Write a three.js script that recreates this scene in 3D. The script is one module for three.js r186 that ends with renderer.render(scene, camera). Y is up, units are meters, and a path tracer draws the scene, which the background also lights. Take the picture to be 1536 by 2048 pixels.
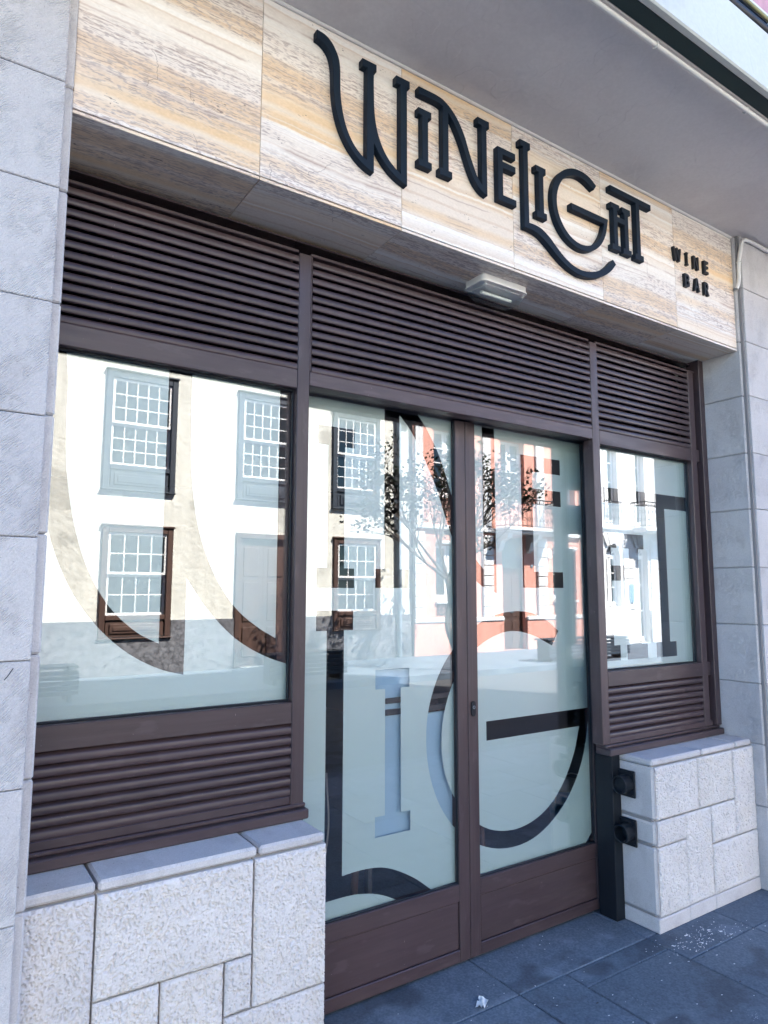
import * as THREE from 'three';
import { mergeGeometries } from 'three/addons/utils/BufferGeometryUtils.js';
import { FontLoader } from 'three/addons/loaders/FontLoader.js';
import { TextGeometry } from 'three/addons/geometries/TextGeometry.js';
import { Sky } from 'three/addons/objects/Sky.js';
import { Brush, Evaluator, SUBTRACTION } from 'three-bvh-csg';

// ---------- camera, sky, sun, exposure ----------
const scene = new THREE.Scene();
const camera = new THREE.PerspectiveCamera(73.57, 768 / 1024, 0.05, 400);
camera.position.set(0, 1.5, 2.1703);
camera.rotation.order = 'YXZ';
camera.rotation.set(0.1162, -0.5904, 0.0019);
const SUN = new THREE.Vector3(0.36, 0.8, -0.56).normalize();
const sky = new Sky();
sky.scale.setScalar(300);
sky.material.uniforms.turbidity.value = 2.2;
sky.material.uniforms.rayleigh.value = 1.3;
sky.material.uniforms.mieCoefficient.value = 0.004;
sky.material.uniforms.sunPosition.value.copy(SUN);
scene.add(sky);
scene.environmentIntensity = 0.088;
const sun = new THREE.DirectionalLight(new THREE.Color(1, 0.96, 0.9), 5);
sun.name = 'sun';
sun.position.copy(SUN).multiplyScalar(60).add(new THREE.Vector3(6, 0, 6));
sun.target.position.set(6, 0, 6);
sun.castShadow = true;
Object.assign(sun.shadow.camera, { left: -30, right: 30, top: 30, bottom: -30, near: 1, far: 140 });
sun.shadow.mapSize.set(4096, 4096);
scene.add(sun, sun.target);
const renderer = new THREE.WebGLRenderer({ antialias: true });
renderer.setSize(768, 1024);
renderer.toneMapping = THREE.LinearToneMapping;
renderer.toneMappingExposure = 9.3;
renderer.shadowMap.enabled = true;

// ---------- helpers ----------
let seed = 20477;
const rnd = () => { seed = (seed + 0x6d2b79f5) | 0; let t = Math.imul(seed ^ (seed >>> 15), 1 | seed); t = (t + Math.imul(t ^ (t >>> 7), 61 | t)) ^ t; return ((t ^ (t >>> 14)) >>> 0) / 4294967296; };
const rr = (a, b) => a + (b - a) * rnd();
const taken = new Map();
const numbered = (n) => { const k = taken.get(n) ?? 0; taken.set(n, k + 1); return k ? n + '_' + String(k).padStart(3, '0') : n; };
function tag(o, label, category, group, kind) {
  if (label) o.userData.label = label;
  if (category) o.userData.category = category;
  if (group) o.userData.group = group;
  if (kind) o.userData.kind = kind;
  return o;
}
function mesh(name, geo, mat, parent = scene) {
  const m = new THREE.Mesh(geo, mat);
  m.name = parent === scene ? numbered(name) : name;
  m.castShadow = m.receiveShadow = true;
  parent.add(m);
  return m;
}
function thing(name, label, category, group) {
  const g = new THREE.Group();
  g.name = numbered(name);
  scene.add(g);
  return tag(g, label, category, group);
}
function part(name, parent) { const g = new THREE.Group(); g.name = name; parent.add(g); return g; }
const struct = (name, geo, mat) => tag(mesh(name, geo, mat), null, null, null, 'structure');

// uv in metres from the dominant axis of each face; (ou, ov) shifts the pattern, turn swaps the axes
function uvm(g, ou = 0, ov = 0, turn = false) {
  if (g.index) g = g.toNonIndexed();
  const p = g.attributes.position, n = g.attributes.normal, uv = new Float32Array(p.count * 2);
  for (let t = 0; t < p.count; t += 3) {
    let ax = 0, ay = 0, az = 0;
    for (let k = 0; k < 3; k++) { ax += n.getX(t + k); ay += n.getY(t + k); az += n.getZ(t + k); }
    ax = Math.abs(ax); ay = Math.abs(ay); az = Math.abs(az);
    for (let k = 0; k < 3; k++) {
      const i = t + k, x = p.getX(i), y = p.getY(i), z = p.getZ(i);
      let u, v;
      if (az >= ax && az >= ay) { u = x; v = y; } else if (ax >= ay) { u = z; v = y; } else { u = x; v = z; }
      if (turn) [u, v] = [v, u];
      uv[i * 2] = u + ou; uv[i * 2 + 1] = v + ov;
    }
  }
  g.setAttribute('uv', new THREE.BufferAttribute(uv, 2));
  return g;
}
// box between two corners with chamfered edges: 44 triangles (12 without chamfer)
function cb(x0, x1, y0, y1, z0, z1, c = 0, ou = 0, ov = 0, turn = false) {
  const lo = [x0, y0, z0], hi = [x1, y1, z1], pos = [], nor = [];
  const tri = (a, b, d, n) => {
    const e = [b[0] - a[0], b[1] - a[1], b[2] - a[2]], f = [d[0] - a[0], d[1] - a[1], d[2] - a[2]];
    const cx = e[1] * f[2] - e[2] * f[1], cy = e[2] * f[0] - e[0] * f[2], cz = e[0] * f[1] - e[1] * f[0];
    const flip = cx * n[0] + cy * n[1] + cz * n[2] < 0;
    pos.push(...a, ...(flip ? d : b), ...(flip ? b : d));
    const l = Math.hypot(...n); for (let k = 0; k < 3; k++) nor.push(n[0] / l, n[1] / l, n[2] / l);
  };
  const quad = (a, b, d, e, n) => { tri(a, b, d, n); tri(a, d, e, n); };
  // corner vertex on the face of axis ax, signs s
  const P = (ax, s) => [0, 1, 2].map((k) => (s[k] > 0 ? hi[k] - (k === ax ? 0 : c) : lo[k] + (k === ax ? 0 : c)));
  for (let ax = 0; ax < 3; ax++) for (const s of [-1, 1]) {
    const b = (ax + 1) % 3, d = (ax + 2) % 3, S = (p, q) => { const v = [0, 0, 0]; v[ax] = s; v[b] = p; v[d] = q; return v; }, n = [0, 0, 0]; n[ax] = s;
    quad(P(ax, S(-1, -1)), P(ax, S(1, -1)), P(ax, S(1, 1)), P(ax, S(-1, 1)), n);
  }
  if (c > 0) {
    for (let ax = 0; ax < 3; ax++) { const b = (ax + 1) % 3, d = (ax + 2) % 3;
      for (const p of [-1, 1]) for (const q of [-1, 1]) {
        const s0 = [0, 0, 0], s1 = [0, 0, 0], n = [0, 0, 0]; s0[ax] = -1; s1[ax] = 1; s0[b] = s1[b] = n[b] = p; s0[d] = s1[d] = n[d] = q;
        quad(P(b, s0), P(b, s1), P(d, s1), P(d, s0), n);
      } }
    for (const i of [-1, 1]) for (const j of [-1, 1]) for (const k of [-1, 1]) tri(P(0, [i, j, k]), P(1, [i, j, k]), P(2, [i, j, k]), [i, j, k]);
  }
  const g = new THREE.BufferGeometry();
  g.setAttribute('position', new THREE.Float32BufferAttribute(pos, 3));
  g.setAttribute('normal', new THREE.Float32BufferAttribute(nor, 3));
  return uvm(g, ou, ov, turn);
}
const merge = (list) => mergeGeometries(list.map((g) => { g = g.index ? g.toNonIndexed() : g; for (const k of Object.keys(g.attributes)) if (!['position', 'normal', 'uv'].includes(k)) g.deleteAttribute(k); return g; }));
function tube(pts, r, seg = 24, rad = 8) {
  return new THREE.TubeGeometry(new THREE.CatmullRomCurve3(pts.map((p) => new THREE.Vector3(...p)), false, 'centripetal'), seg, r, rad, false);
}
function rod(a, b, r0, r1 = r0, rad = 7) {
  const A = new THREE.Vector3(...a), B = new THREE.Vector3(...b), g = new THREE.CylinderGeometry(r1, r0, A.distanceTo(B), rad, 1);
  g.applyQuaternion(new THREE.Quaternion().setFromUnitVectors(new THREE.Vector3(0, 1, 0), B.clone().sub(A).normalize()));
  const m = A.add(B).multiplyScalar(0.5);
  return g.translate(m.x, m.y, m.z);
}

// ---------- procedural textures ----------
const hash = (x, y, s) => { let h = Math.imul(x, 374761393) ^ Math.imul(y, 668265263) ^ Math.imul(s, 2246822519); h = Math.imul(h ^ (h >>> 13), 1274126177); return ((h ^ (h >>> 16)) >>> 0) / 4294967296; };
const mod = (a, n) => ((a % n) + n) % n;
function vn(x, y, px, py, s) { // value noise, periodic in px, py
  const xi = Math.floor(x), yi = Math.floor(y), fx = x - xi, fy = y - yi, u = fx * fx * (3 - 2 * fx), v = fy * fy * (3 - 2 * fy);
  const x0 = mod(xi, px), x1 = mod(xi + 1, px), y0 = mod(yi, py), y1 = mod(yi + 1, py);
  const a = hash(x0, y0, s), b = hash(x1, y0, s), c = hash(x0, y1, s), d = hash(x1, y1, s);
  return a + (b - a) * u + (c - a) * v + (a - b - c + d) * u * v;
}
function fbm(u, v, fx, fy, oct, s) { let t = 0, a = 0.5, w = 0; for (let i = 0; i < oct; i++) { t += a * vn(u * fx, v * fy, fx, fy, s + i); w += a; a *= 0.5; fx *= 2; fy *= 2; } return t / w; }
const sst = (a, b, x) => { const t = Math.min(1, Math.max(0, (x - a) / (b - a))); return t * t * (3 - 2 * t); };
const mixc = (a, b, t) => [a[0] + (b[0] - a[0]) * t, a[1] + (b[1] - a[1]) * t, a[2] + (b[2] - a[2]) * t];
function tex(w, h, mx, my, fn, srgb = true) { // covers mx by my metres
  const d = new Uint8Array(w * h * 4);
  for (let y = 0; y < h; y++) for (let x = 0; x < w; x++) {
    const c = fn(x / w, y / h, x, y), o = (y * w + x) * 4;
    if (typeof c === 'number') d[o] = d[o + 1] = d[o + 2] = Math.max(0, Math.min(255, c * 255));
    else for (let k = 0; k < 3; k++) d[o + k] = Math.max(0, Math.min(255, c[k]));
    d[o + 3] = 255;
  }
  const t = new THREE.DataTexture(d, w, h);
  t.wrapS = t.wrapT = THREE.RepeatWrapping;
  t.magFilter = THREE.LinearFilter; t.minFilter = THREE.LinearMipmapLinearFilter; t.generateMipmaps = true;
  if (srgb) t.colorSpace = THREE.SRGBColorSpace;
  t.repeat.set(1 / mx, 1 / my);
  t.needsUpdate = true;
  return t;
}
function scratch(t, n, len, wob, width, colour, dir, alpha = 0.8) { // wandering cracks drawn into a colour texture
  const { data, width: W, height: H } = t.image;
  for (let i = 0; i < n; i++) {
    let x = rnd() * W, y = rnd() * H, a = dir + (rnd() - 0.5) * 0.7; const L = len * rr(0.4, 1);
    for (let s = 0; s < L; s++) {
      a += (rnd() - 0.5) * wob; a += (dir - a) * 0.03; x += Math.cos(a); y += Math.sin(a);
      for (let k = 0; k < width; k++) { const o = (mod(Math.round(y), H) * W + mod(Math.round(x) + k, W)) * 4, f = alpha * rr(0.4, 1); for (let c = 0; c < 3; c++) data[o + c] = data[o + c] * (1 - f) + colour[c] * f; }
    }
  }
}
// travertine, 2.4 x 1.2 m: wavy contour layers, ochre clouds, broken grey veins
const fract = (x) => x - Math.floor(x);
const travT = tex(2048, 1024, 2.4, 1.2, (u, v) => {
  const w = v + 0.022 * (fbm(u, v, 4, 1, 2, 11) - 0.5) + 0.05 * (fbm(u, v, 1, 1, 1, 15) - 0.5) + 0.006 * (fbm(u, v, 22, 6, 2, 19) - 0.5) + 0.0035 * (fbm(u, v, 110, 40, 2, 23) - 0.5);
  const one = (f, o, s) => fbm(0.37, w, 7, f, o, s), along = fbm(u, v, 6, 8, 3, 37), T = one(11, 3, 31), O = one(15, 2, 41);
  let c = mixc([229, 215, 199], [237, 230, 220], sst(0.3, 0.7, T));
  const och = sst(0.46, 0.62, O) * (0.45 + 0.7 * (along - 0.2)); c = mixc(c, [226, 190, 142], och);
  c = mixc(c, [205, 165, 118], sst(0.6, 0.72, one(40, 2, 43)) * och * 0.9);
  const l = one(120, 2, 51), k = one(64, 2, 53); c = mixc(c, [208, 184, 160], sst(0.56, 0.74, l) * (0.25 + 0.5 * along)); c = mixc(c, [244, 240, 234], sst(0.58, 0.74, k) * 0.7);
  c = mixc(c, [164, 138, 124], Math.pow(1 - Math.abs(2 * one(34, 2, 57) - 1), 26) * 0.8 * sst(0.36, 0.6, fbm(u, v, 14, 10, 3, 59)));
  const por = sst(0.5, 0.6, one(9, 2, 61)) * sst(0.34, 0.55, fbm(u, v, 5, 6, 2, 62)), sp = fbm(u, w, 170, 420, 2, 63), sp2 = fbm(u, w, 70, 330, 2, 64);
  c = mixc(c, [150, 138, 138], por * sst(0.56, 0.72, sp) * 0.6); c = mixc(c, [132, 112, 104], por * sst(0.62, 0.74, sp2) * 0.6); c = mixc(c, [216, 200, 188], por * 0.3);
  const pit = vn(u * 220, w * 420, 220, 420, 77) * vn(u * 30, w * 40, 30, 40, 79); if (pit > 0.8) c = mixc(c, [120, 104, 96], 0.7);
  const g = (fbm(u, v, 300, 260, 3, 81) - 0.5) * 16; return [c[0] + g, c[1] + g, c[2] + g];
});
scratch(travT, 15, 170, 0.9, 1, [98, 80, 76], 1.5, 0.95);
scratch(travT, 10, 90, 0.5, 1, [132, 108, 96], 0.15, 0.6);
const travB = tex(1024, 512, 2.4, 1.2, (u, v) => 0.6 + 0.35 * (fbm(u, v, 60, 160, 3, 83) - 0.5) - (vn(u * 160, v * 340, 160, 340, 77) > 0.93 ? 0.5 : 0), false);
// bush-hammered limestone, 0.5 x 0.5 m
// depth of chisel pits in metres at (x, y)
function chisel(x, y) {
  const e = fbm(x, y, 40, 40, 2, 301) - 0.5, q = (x + 0.8 * y) * 205 + e * 5, w = (y - 0.6 * x) * 135 + e * 4;
  return 0.0058 * sst(0.6, 0.84, vn(q, w, 9999, 9999, 303)) + 0.0028 * sst(0.62, 0.9, vn(x * 300, y * 270, 9999, 9999, 305)) + 0.0016 * (fbm(x, y, 22, 22, 2, 307) - 0.5);
}
const hamT = tex(1024, 1024, 0.5, 0.5, (u, v) => {
  const b = fbm(u, v, 5, 5, 4, 111), g = (fbm(u, v, 180, 180, 2, 113) - 0.5) * 14;
  let c = mixc([202, 198, 196], [216, 212, 210], b); c = mixc(c, [170, 162, 156], sst(0.62, 0.8, fbm(u, v, 90, 90, 2, 115)) * 0.2); c = mixc(c, [208, 200, 190], sst(0.58, 0.75, fbm(u, v, 7, 6, 3, 117)) * 0.3);
  return [c[0] + g, c[1] + g, c[2] + g];
});
// comb-tooled limestone, 0.6 x 0.6 m: oblique fine strokes
const tool = (u, v) => { const a = (u * 1 + v * 1), d = (u - v); const band = fbm(u, v, 6, 6, 3, 121); const s = Math.sin((d * 64 + 1.2 * (fbm(u, v, 12, 12, 2, 123) - 0.5)) * 2 * Math.PI) * 0.5 + 0.5; return s * (0.35 + 0.65 * sst(0.35, 0.6, band)) * sst(0.2, 0.55, fbm(u, v, 40, 40, 2, 125)); };
const toolH = tex(1024, 1024, 0.5, 0.5, (u, v) => 0.35 + 0.4 * tool(u, v) + 0.3 * (fbm(u, v, 10, 10, 4, 127) - 0.5) + 0.16 * (fbm(u, v, 220, 220, 2, 129) - 0.5), false);
const toolT = tex(1024, 1024, 0.5, 0.5, (u, v) => {
  const b = fbm(u, v, 4, 4, 5, 131), g = (fbm(u, v, 220, 220, 2, 133) - 0.5) * 24;
  let c = mixc([186, 182, 182], [198, 195, 194], b); c = mixc(c, [152, 147, 146], sst(0.55, 0.75, fbm(u, v, 9, 5, 5, 134)) * 0.18);
  c = mixc(c, [208, 206, 205], sst(0.6, 0.78, fbm(u, v, 3, 4, 4, 135)) * 0.3);
  if (vn(u * 150, v * 150, 150, 150, 137) > 0.965) c = mixc(c, [96, 90, 88], 0.6);
  return [c[0] + g, c[1] + g, c[2] + g];
});
// brown satin paint with brush marks, 0.8 x 0.8 m
const paintT = tex(1024, 1024, 0.8, 0.8, (u, v) => {
  const b = fbm(u, v, 3, 5, 4, 141), st = fbm(u, v, 6, 120, 3, 143); let c = mixc([56, 44, 46], [75, 62, 65], 0.55 * b + 0.45 * st);
  c = mixc(c, [90, 79, 82], sst(0.64, 0.8, fbm(u, v, 10, 30, 4, 145)) * 0.35);
  if (vn(u * 170, v * 170, 170, 170, 147) > 0.992) c = [170, 160, 156];
  return c;
});
const paintR = tex(512, 512, 0.8, 0.8, (u, v) => 0.42 + 0.3 * (fbm(u, v, 5, 30, 4, 149) - 0.5), false);
const paintB = tex(512, 512, 0.8, 0.8, (u, v) => 0.5 + 0.5 * (fbm(u, v, 8, 110, 3, 151) - 0.5), false);
// plaster of the soffit, 2 x 2 m
const plasB = tex(1024, 1024, 2, 2, (u, v) => { const a = fbm(u, v, 5, 5, 5, 161), r = fbm(u, v, 9, 9, 4, 165); return 0.5 + 0.5 * (a - 0.5) + 0.16 * sst(0.55, 0.57, r) + 0.12 * sst(0.64, 0.65, fbm(u, v, 14, 14, 3, 167)); }, false);
const plasT = tex(1024, 1024, 2, 2, (u, v) => { const b = fbm(u, v, 4, 4, 5, 171), g = (fbm(u, v, 200, 200, 2, 173) - 0.5) * 8; let c = mixc([212, 208, 207], [224, 221, 219], b); c = mixc(c, [192, 187, 187], sst(0.6, 0.72, fbm(u, v, 6, 6, 5, 175)) * 0.2); return [c[0] + g, c[1] + g, c[2] + g]; });
// basalt paving, 1.2 x 1.2 m
const basT = tex(1024, 1024, 1.2, 1.2, (u, v) => {
  const g = fbm(u, v, 190, 190, 2, 181), b = fbm(u, v, 4, 4, 5, 183); let c = mixc([78, 91, 104], [104, 116, 128], b); const k = (g - 0.5) * 38; c = [c[0] + k, c[1] + k, c[2] + k];
  c = mixc(c, [150, 158, 168], sst(0.6, 0.78, fbm(u, v, 7, 7, 5, 185)) * 0.35); c = mixc(c, [52, 58, 66], sst(0.58, 0.75, fbm(u, v, 5, 6, 4, 187)) * 0.45);
  const sp = vn(u * 240, v * 240, 240, 240, 189) * (0.5 + vn(u * 9, v * 9, 9, 9, 191)); if (sp > 1.34) c = [190, 194, 198]; if (vn(u * 46 + 0.3, v * 46, 46, 46, 197) > 0.985) c = mixc(c, [34, 36, 40], 0.8);
  return c;
});
const basH = tex(1024, 1024, 1.2, 1.2, (u, v) => 0.5 + 0.5 * (fbm(u, v, 170, 170, 3, 193) - 0.5) + 0.5 * (fbm(u, v, 12, 12, 3, 195) - 0.5), false);
// limewash and stucco of the houses across the street, 4 x 4 m, tinted by the material colour
const stucT = tex(1024, 1024, 4, 4, (u, v) => { const b = fbm(u, v, 4, 3, 5, 201), s = fbm(u, v, 60, 6, 3, 203), g = (fbm(u, v, 150, 150, 2, 205) - 0.5) * 14; let k = 224 + 34 * (b - 0.5) + 24 * (s - 0.5) + g - 22 * sst(0.62, 0.66, fbm(u, v, 6, 5, 5, 207)); return [k, k - 1, k - 3]; });
scratch(stucT, 16, 260, 0.5, 1, [176, 172, 160], 1.45, 0.5);
const stucB = tex(512, 512, 4, 4, (u, v) => fbm(u, v, 60, 60, 4, 211), false);
const roughT = tex(512, 512, 1.5, 1.5, (u, v) => { const r = fbm(u, v, 14, 14, 4, 221); const e = Math.pow(1 - Math.abs(2 * r - 1), 4); const k = 118 + 50 * (fbm(u, v, 40, 40, 3, 223) - 0.5) - 36 * e; return [k, k, k + 3]; });
const asphT = tex(512, 512, 2, 2, (u, v) => { const k = 66 + 34 * (fbm(u, v, 120, 120, 2, 231) - 0.5) + 22 * (fbm(u, v, 4, 4, 4, 233) - 0.5); return [k, k + 1, k + 3]; });
const woodT = tex(512, 512, 0.6, 0.6, (u, v) => { const k = 0.5 * fbm(u, v, 60, 4, 3, 241) + 0.5 * fbm(u, v, 8, 3, 3, 243); return mixc([52, 34, 28], [94, 66, 52], k); });

const variants = (m, tones) => tones.map(([r, g, b]) => { const k = m.clone(); k.color = lin(r, g, b); return k; });
const std = (o) => new THREE.MeshStandardMaterial(o);
const lin = (r, g, b) => new THREE.Color().setRGB(r, g, b);
const M = {
  trav: std({ map: travT, bumpMap: travB, bumpScale: 0.0012, roughness: 0.5 }),
  ham: std({ map: hamT, roughness: 0.95 }),
  tool: std({ map: toolT, bumpMap: toolH, bumpScale: 0.0042, roughness: 0.9 }),
  smooth: std({ map: toolT, bumpMap: toolH, bumpScale: 0.0012, roughness: 0.85 }),
  mortar: std({ color: lin(0.24, 0.23, 0.23), roughness: 0.95 }),
  paint: std({ map: paintT, roughnessMap: paintR, bumpMap: paintB, bumpScale: 0.0006, roughness: 1 }),
  plaster: std({ map: plasT, bumpMap: plasB, bumpScale: 0.007, roughness: 0.9 }),
  basalt: std({ map: basT, bumpMap: basH, bumpScale: 0.002, roughness: 0.72 }),
  navy: new THREE.MeshPhysicalMaterial({ color: lin(0.005, 0.014, 0.028), roughness: 0.62, specularIntensity: 0.45 }),
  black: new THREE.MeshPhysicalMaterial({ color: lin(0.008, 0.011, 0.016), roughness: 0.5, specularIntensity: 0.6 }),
  film: new THREE.MeshPhysicalMaterial({ color: lin(0.33, 0.455, 0.445), roughness: 0.42, ior: 2.3 }),
  glass: new THREE.MeshPhysicalMaterial({ color: 0xffffff, roughness: 0, transmission: 1, thickness: 0, ior: 1.86 }),
  clear: new THREE.MeshPhysicalMaterial({ color: lin(0.9, 0.94, 0.93), roughness: 0.08, transmission: 1, thickness: 0, ior: 1.5 }),
  white: std({ color: lin(0.72, 0.71, 0.68), roughness: 0.4 }),
  whitep: std({ color: lin(0.74, 0.72, 0.69), roughness: 0.55 }),
  mint: std({ map: plasT, color: lin(0.86, 0.93, 0.88), bumpMap: plasB, bumpScale: 0.003, roughness: 0.85 }),
  green: std({ color: lin(0.012, 0.035, 0.035), roughness: 0.7 }),
  pink: std({ map: stucT, color: lin(0.75, 0.42, 0.45), roughness: 0.9 }),
  steel: std({ color: lin(0.3, 0.31, 0.32), roughness: 0.35, metalness: 1 }),
  cream: std({ map: stucT, color: lin(0.86, 0.855, 0.77), bumpMap: stucB, bumpScale: 0.01, roughness: 0.95 }),
  orange: std({ map: stucT, color: lin(0.80, 0.40, 0.31), bumpMap: stucB, bumpScale: 0.006, roughness: 0.95 }),
  chalk: std({ map: stucT, color: lin(0.84, 0.84, 0.83), bumpMap: stucB, bumpScale: 0.005, roughness: 0.95 }),
  rough: std({ map: roughT, bumpMap: roughT, bumpScale: 0.02, roughness: 0.95 }),
  asphalt: std({ map: asphT, bumpMap: asphT, bumpScale: 0.004, roughness: 0.9 }),
  wood: std({ map: woodT, roughness: 0.6 }),
  bluewood: std({ color: lin(0.022, 0.03, 0.042), roughness: 0.55 }),
  pane: std({ color: lin(0.012, 0.018, 0.02), roughness: 0.06 }),
  iron: std({ color: lin(0.015, 0.016, 0.018), roughness: 0.5 }),
  paving: std({ map: basT, color: lin(0.8, 0.8, 0.8), roughness: 0.85 }),
  tile: std({ color: lin(0.36, 0.16, 0.1), roughness: 0.85 }),
  pipe: std({ color: lin(0.2, 0.24, 0.27), roughness: 0.4 }),
  bark: std({ color: lin(0.11, 0.09, 0.075), roughness: 0.9 }),
  leaf: std({ color: lin(0.045, 0.07, 0.03), roughness: 0.6, side: THREE.DoubleSide }),
  board: std({ color: lin(0.26, 0.40, 0.5), roughness: 0.7 }),
  bucket: std({ color: lin(0.02, 0.16, 0.4), roughness: 0.5 }),
  room: std({ color: lin(0.07, 0.075, 0.08), roughness: 0.9 }),
  roomfloor: std({ map: basT, color: lin(0.8, 0.85, 0.9), roughness: 0.5 }),
  grit: std({ color: lin(0.05, 0.055, 0.06), roughness: 0.95 }),
  paper: std({ color: lin(0.78, 0.78, 0.76), roughness: 0.8, side: THREE.DoubleSide }),
  rope: std({ color: lin(0.35, 0.33, 0.16), roughness: 0.7 }),
};
const TONES = [[1, 1, 1], [0.96, 0.96, 0.965], [1.03, 1.025, 1.015], [0.98, 0.975, 0.96], [0.94, 0.94, 0.95]];
const V = { ham: variants(M.ham, TONES), tool: variants(M.tool, TONES), smooth: variants(M.smooth, TONES), basalt: variants(M.basalt, [[1, 1, 1], [0.86, 0.87, 0.88], [1.14, 1.13, 1.1], [1.05, 1.05, 1.08], [0.94, 0.92, 0.9]]), paint: variants(M.paint, [[1, 1, 1], [0.9, 0.9, 0.92], [1.12, 1.1, 1.1]]) };
const pick = (list) => list[Math.floor(rnd() * list.length)];

// ---------- setting: ground, street ----------
struct('ground', cb(-120, 160, -0.4, -0.16, -120, 160), M.asphalt);
struct('road', cb(-60, 80, -0.156, -0.12, 2.75, 7.75), M.asphalt);
struct('kerb', cb(-60, 80, -0.3, 0, 2.6, 2.75, 0.012), M.paving);
struct('kerb', cb(-60, 80, -0.3, 0, 7.75, 7.9, 0.012), M.paving);
const far = struct('far_pavement', cb(-60, 80, -0.3, -0.004, 7.9, 11), M.paving);
const pave = tag(new THREE.Group(), null, null, null, 'structure');
pave.name = 'pavement';
scene.add(pave);
mesh('bed', cb(-60, 80, -0.3, -0.006, -0.2, 2.6), M.grit, pave);
// slabs near the door follow the joints of the photograph; the rest go on as a running bond
const slab = (x0, x1, z0, z1) => mesh('paving_slab', cb(x0 + 0.0028, x1 - 0.0028, -0.03, rr(-0.001, 0.0008), z0 + 0.0028, z1 - 0.0028, 0.003, rr(0, 9), rr(0, 9)), pick(V.basalt), pave);
slab(1.13, 1.965, -0.19, 0.162); slab(1.965, 2.735, -0.19, 0.162); slab(2.735, 3.75, -0.19, 0.162);
slab(1.13, 1.55, 0.162, 0.62); slab(1.55, 1.965, 0.162, 0.62); slab(1.965, 2.216, 0.162, 0.62);
slab(2.216, 2.728, 0.162, 0.27); slab(2.216, 2.728, 0.27, 0.95); slab(2.728, 3.216, 0.162, 0.37); slab(2.728, 3.216, 0.37, 0.95); slab(3.216, 3.75, 0.162, 0.37); slab(3.216, 3.75, 0.37, 0.95);
slab(1.13, 1.62, 0.62, 0.95); slab(1.62, 2.216, 0.62, 0.95);
for (let k = 0; k < 4; k++) { slab(3.75 + k * 0.55, 4.3 + k * 0.55, 0.2, 0.6); slab(3.75 + k * 0.55, 4.3 + k * 0.55, 0.6, 0.95); }
for (let k = 0; k < 7; k++) slab(-2.72 + k * 0.55, -2.17 + k * 0.55, 0.1, 0.52), slab(-2.72 + k * 0.55, -2.17 + k * 0.55, 0.52, 0.95);
for (let j = 0; j < 3; j++) for (let k = 0; k < 16; k++) slab(-2.72 + k * 0.55 + (j % 2) * 0.27, -2.17 + k * 0.55 + (j % 2) * 0.27, 0.95 + j * 0.55, 1.5 + j * 0.55);
// dropped plaster and paint on the slabs
{ const g = []; for (let i = 0; i < 260; i++) { const k0 = rnd(), s = k0 < 0.06 ? rr(0.003, 0.007) : rr(0.0006, 0.0024); let cx, cz;
    if (k0 < 0.55) { const a = (rnd() + rnd() + rnd()) / 3 - 0.5; cx = 2.93 + a * 0.85; cz = 0.3 + 0.1 * a + ((rnd() + rnd()) / 2 - 0.5) * 0.16; } else { cx = rr(1.5, 3.4); cz = rr(-0.1, 0.75); }
    const n = 7, sh = new THREE.Shape(), el = rr(1, 2.8); for (let k = 0; k < n; k++) { const a = (k / n) * 6.283, r = s * rr(0.35, 1.25); sh[k ? 'lineTo' : 'moveTo'](Math.cos(a) * r * el, Math.sin(a) * r); }
    g.push(uvm(new THREE.ExtrudeGeometry(sh, { depth: 0.0008, bevelEnabled: false }).rotateX(-Math.PI / 2).rotateY(rr(-0.6, 0.6)).translate(cx, 0.0009, cz))); }
  tag(mesh('plaster_specks', merge(g), M.paper), 'scattered white plaster specks on the dark pavement by the right wall', 'debris', null, 'stuff'); }
{ const g = new THREE.PlaneGeometry(0.055, 0.038, 7, 5), p = g.attributes.position;
  for (let i = 0; i < p.count; i++) p.setXYZ(i, p.getX(i) * rr(0.8, 1.1) + rr(-0.003, 0.003), p.getY(i) * rr(0.75, 1.1), rr(0, 0.016));
  g.rotateX(-Math.PI / 2).rotateY(0.6).translate(1.802, 0.003, 0.133).computeVertexNormals();
  tag(mesh('paper_scrap', g, M.paper), 'crumpled white scrap of paper on the pavement in front of the doors', 'litter'); }

// ---------- our building: pillars, low walls, fascia, balcony ----------
const course = [0, 0.41, 0.719, 1.028, 1.331, 1.634, 1.945, 2.25, 2.567, 2.873, 3.18, 3.488];
{ const t = thing('stone_pillar', 'pale tooled limestone pillar at the left edge with a narrow rebated corner', 'pillar');
  mesh('core', cb(-2.5, 0.222, 0, 3.489, -0.4, 0.255), M.mortar, t);
  for (let k = 0; k + 1 < course.length; k++) {
    const a = course[k] + 0.0012, b = course[k + 1] - 0.0012;
    mesh('stone', cb(-0.62, 0.233, a, b, 0.2, 0.268 + rr(-0.0015, 0.0015), 0.0025, rr(0, 3), rr(0, 3)), pick(V.tool), t);
    mesh('stone', cb(-1.6, -0.623, a, b, 0.2, 0.268, 0.0025, rr(0, 3), rr(0, 3)), pick(V.tool), t);
    mesh('stone', cb(-2.5, -1.603, a, b, 0.2, 0.268, 0.0025, rr(0, 3), rr(0, 3)), pick(V.tool), t);
    mesh('corner_stone', cb(0.2235, 0.2585 + k * 0 , a + 0.012, b + 0.012 > 3.488 ? 3.488 : b + 0.012, -0.05, 0.236, 0.005, rr(0, 3), rr(0, 3)), pick(V.smooth), t);
  }
  mesh('pen_mark', tube([[0.178, 1.288, 0.2685], [0.185, 1.297, 0.2688], [0.196, 1.315, 0.2685]], 0.0011, 10, 5), M.navy, t);
}
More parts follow.
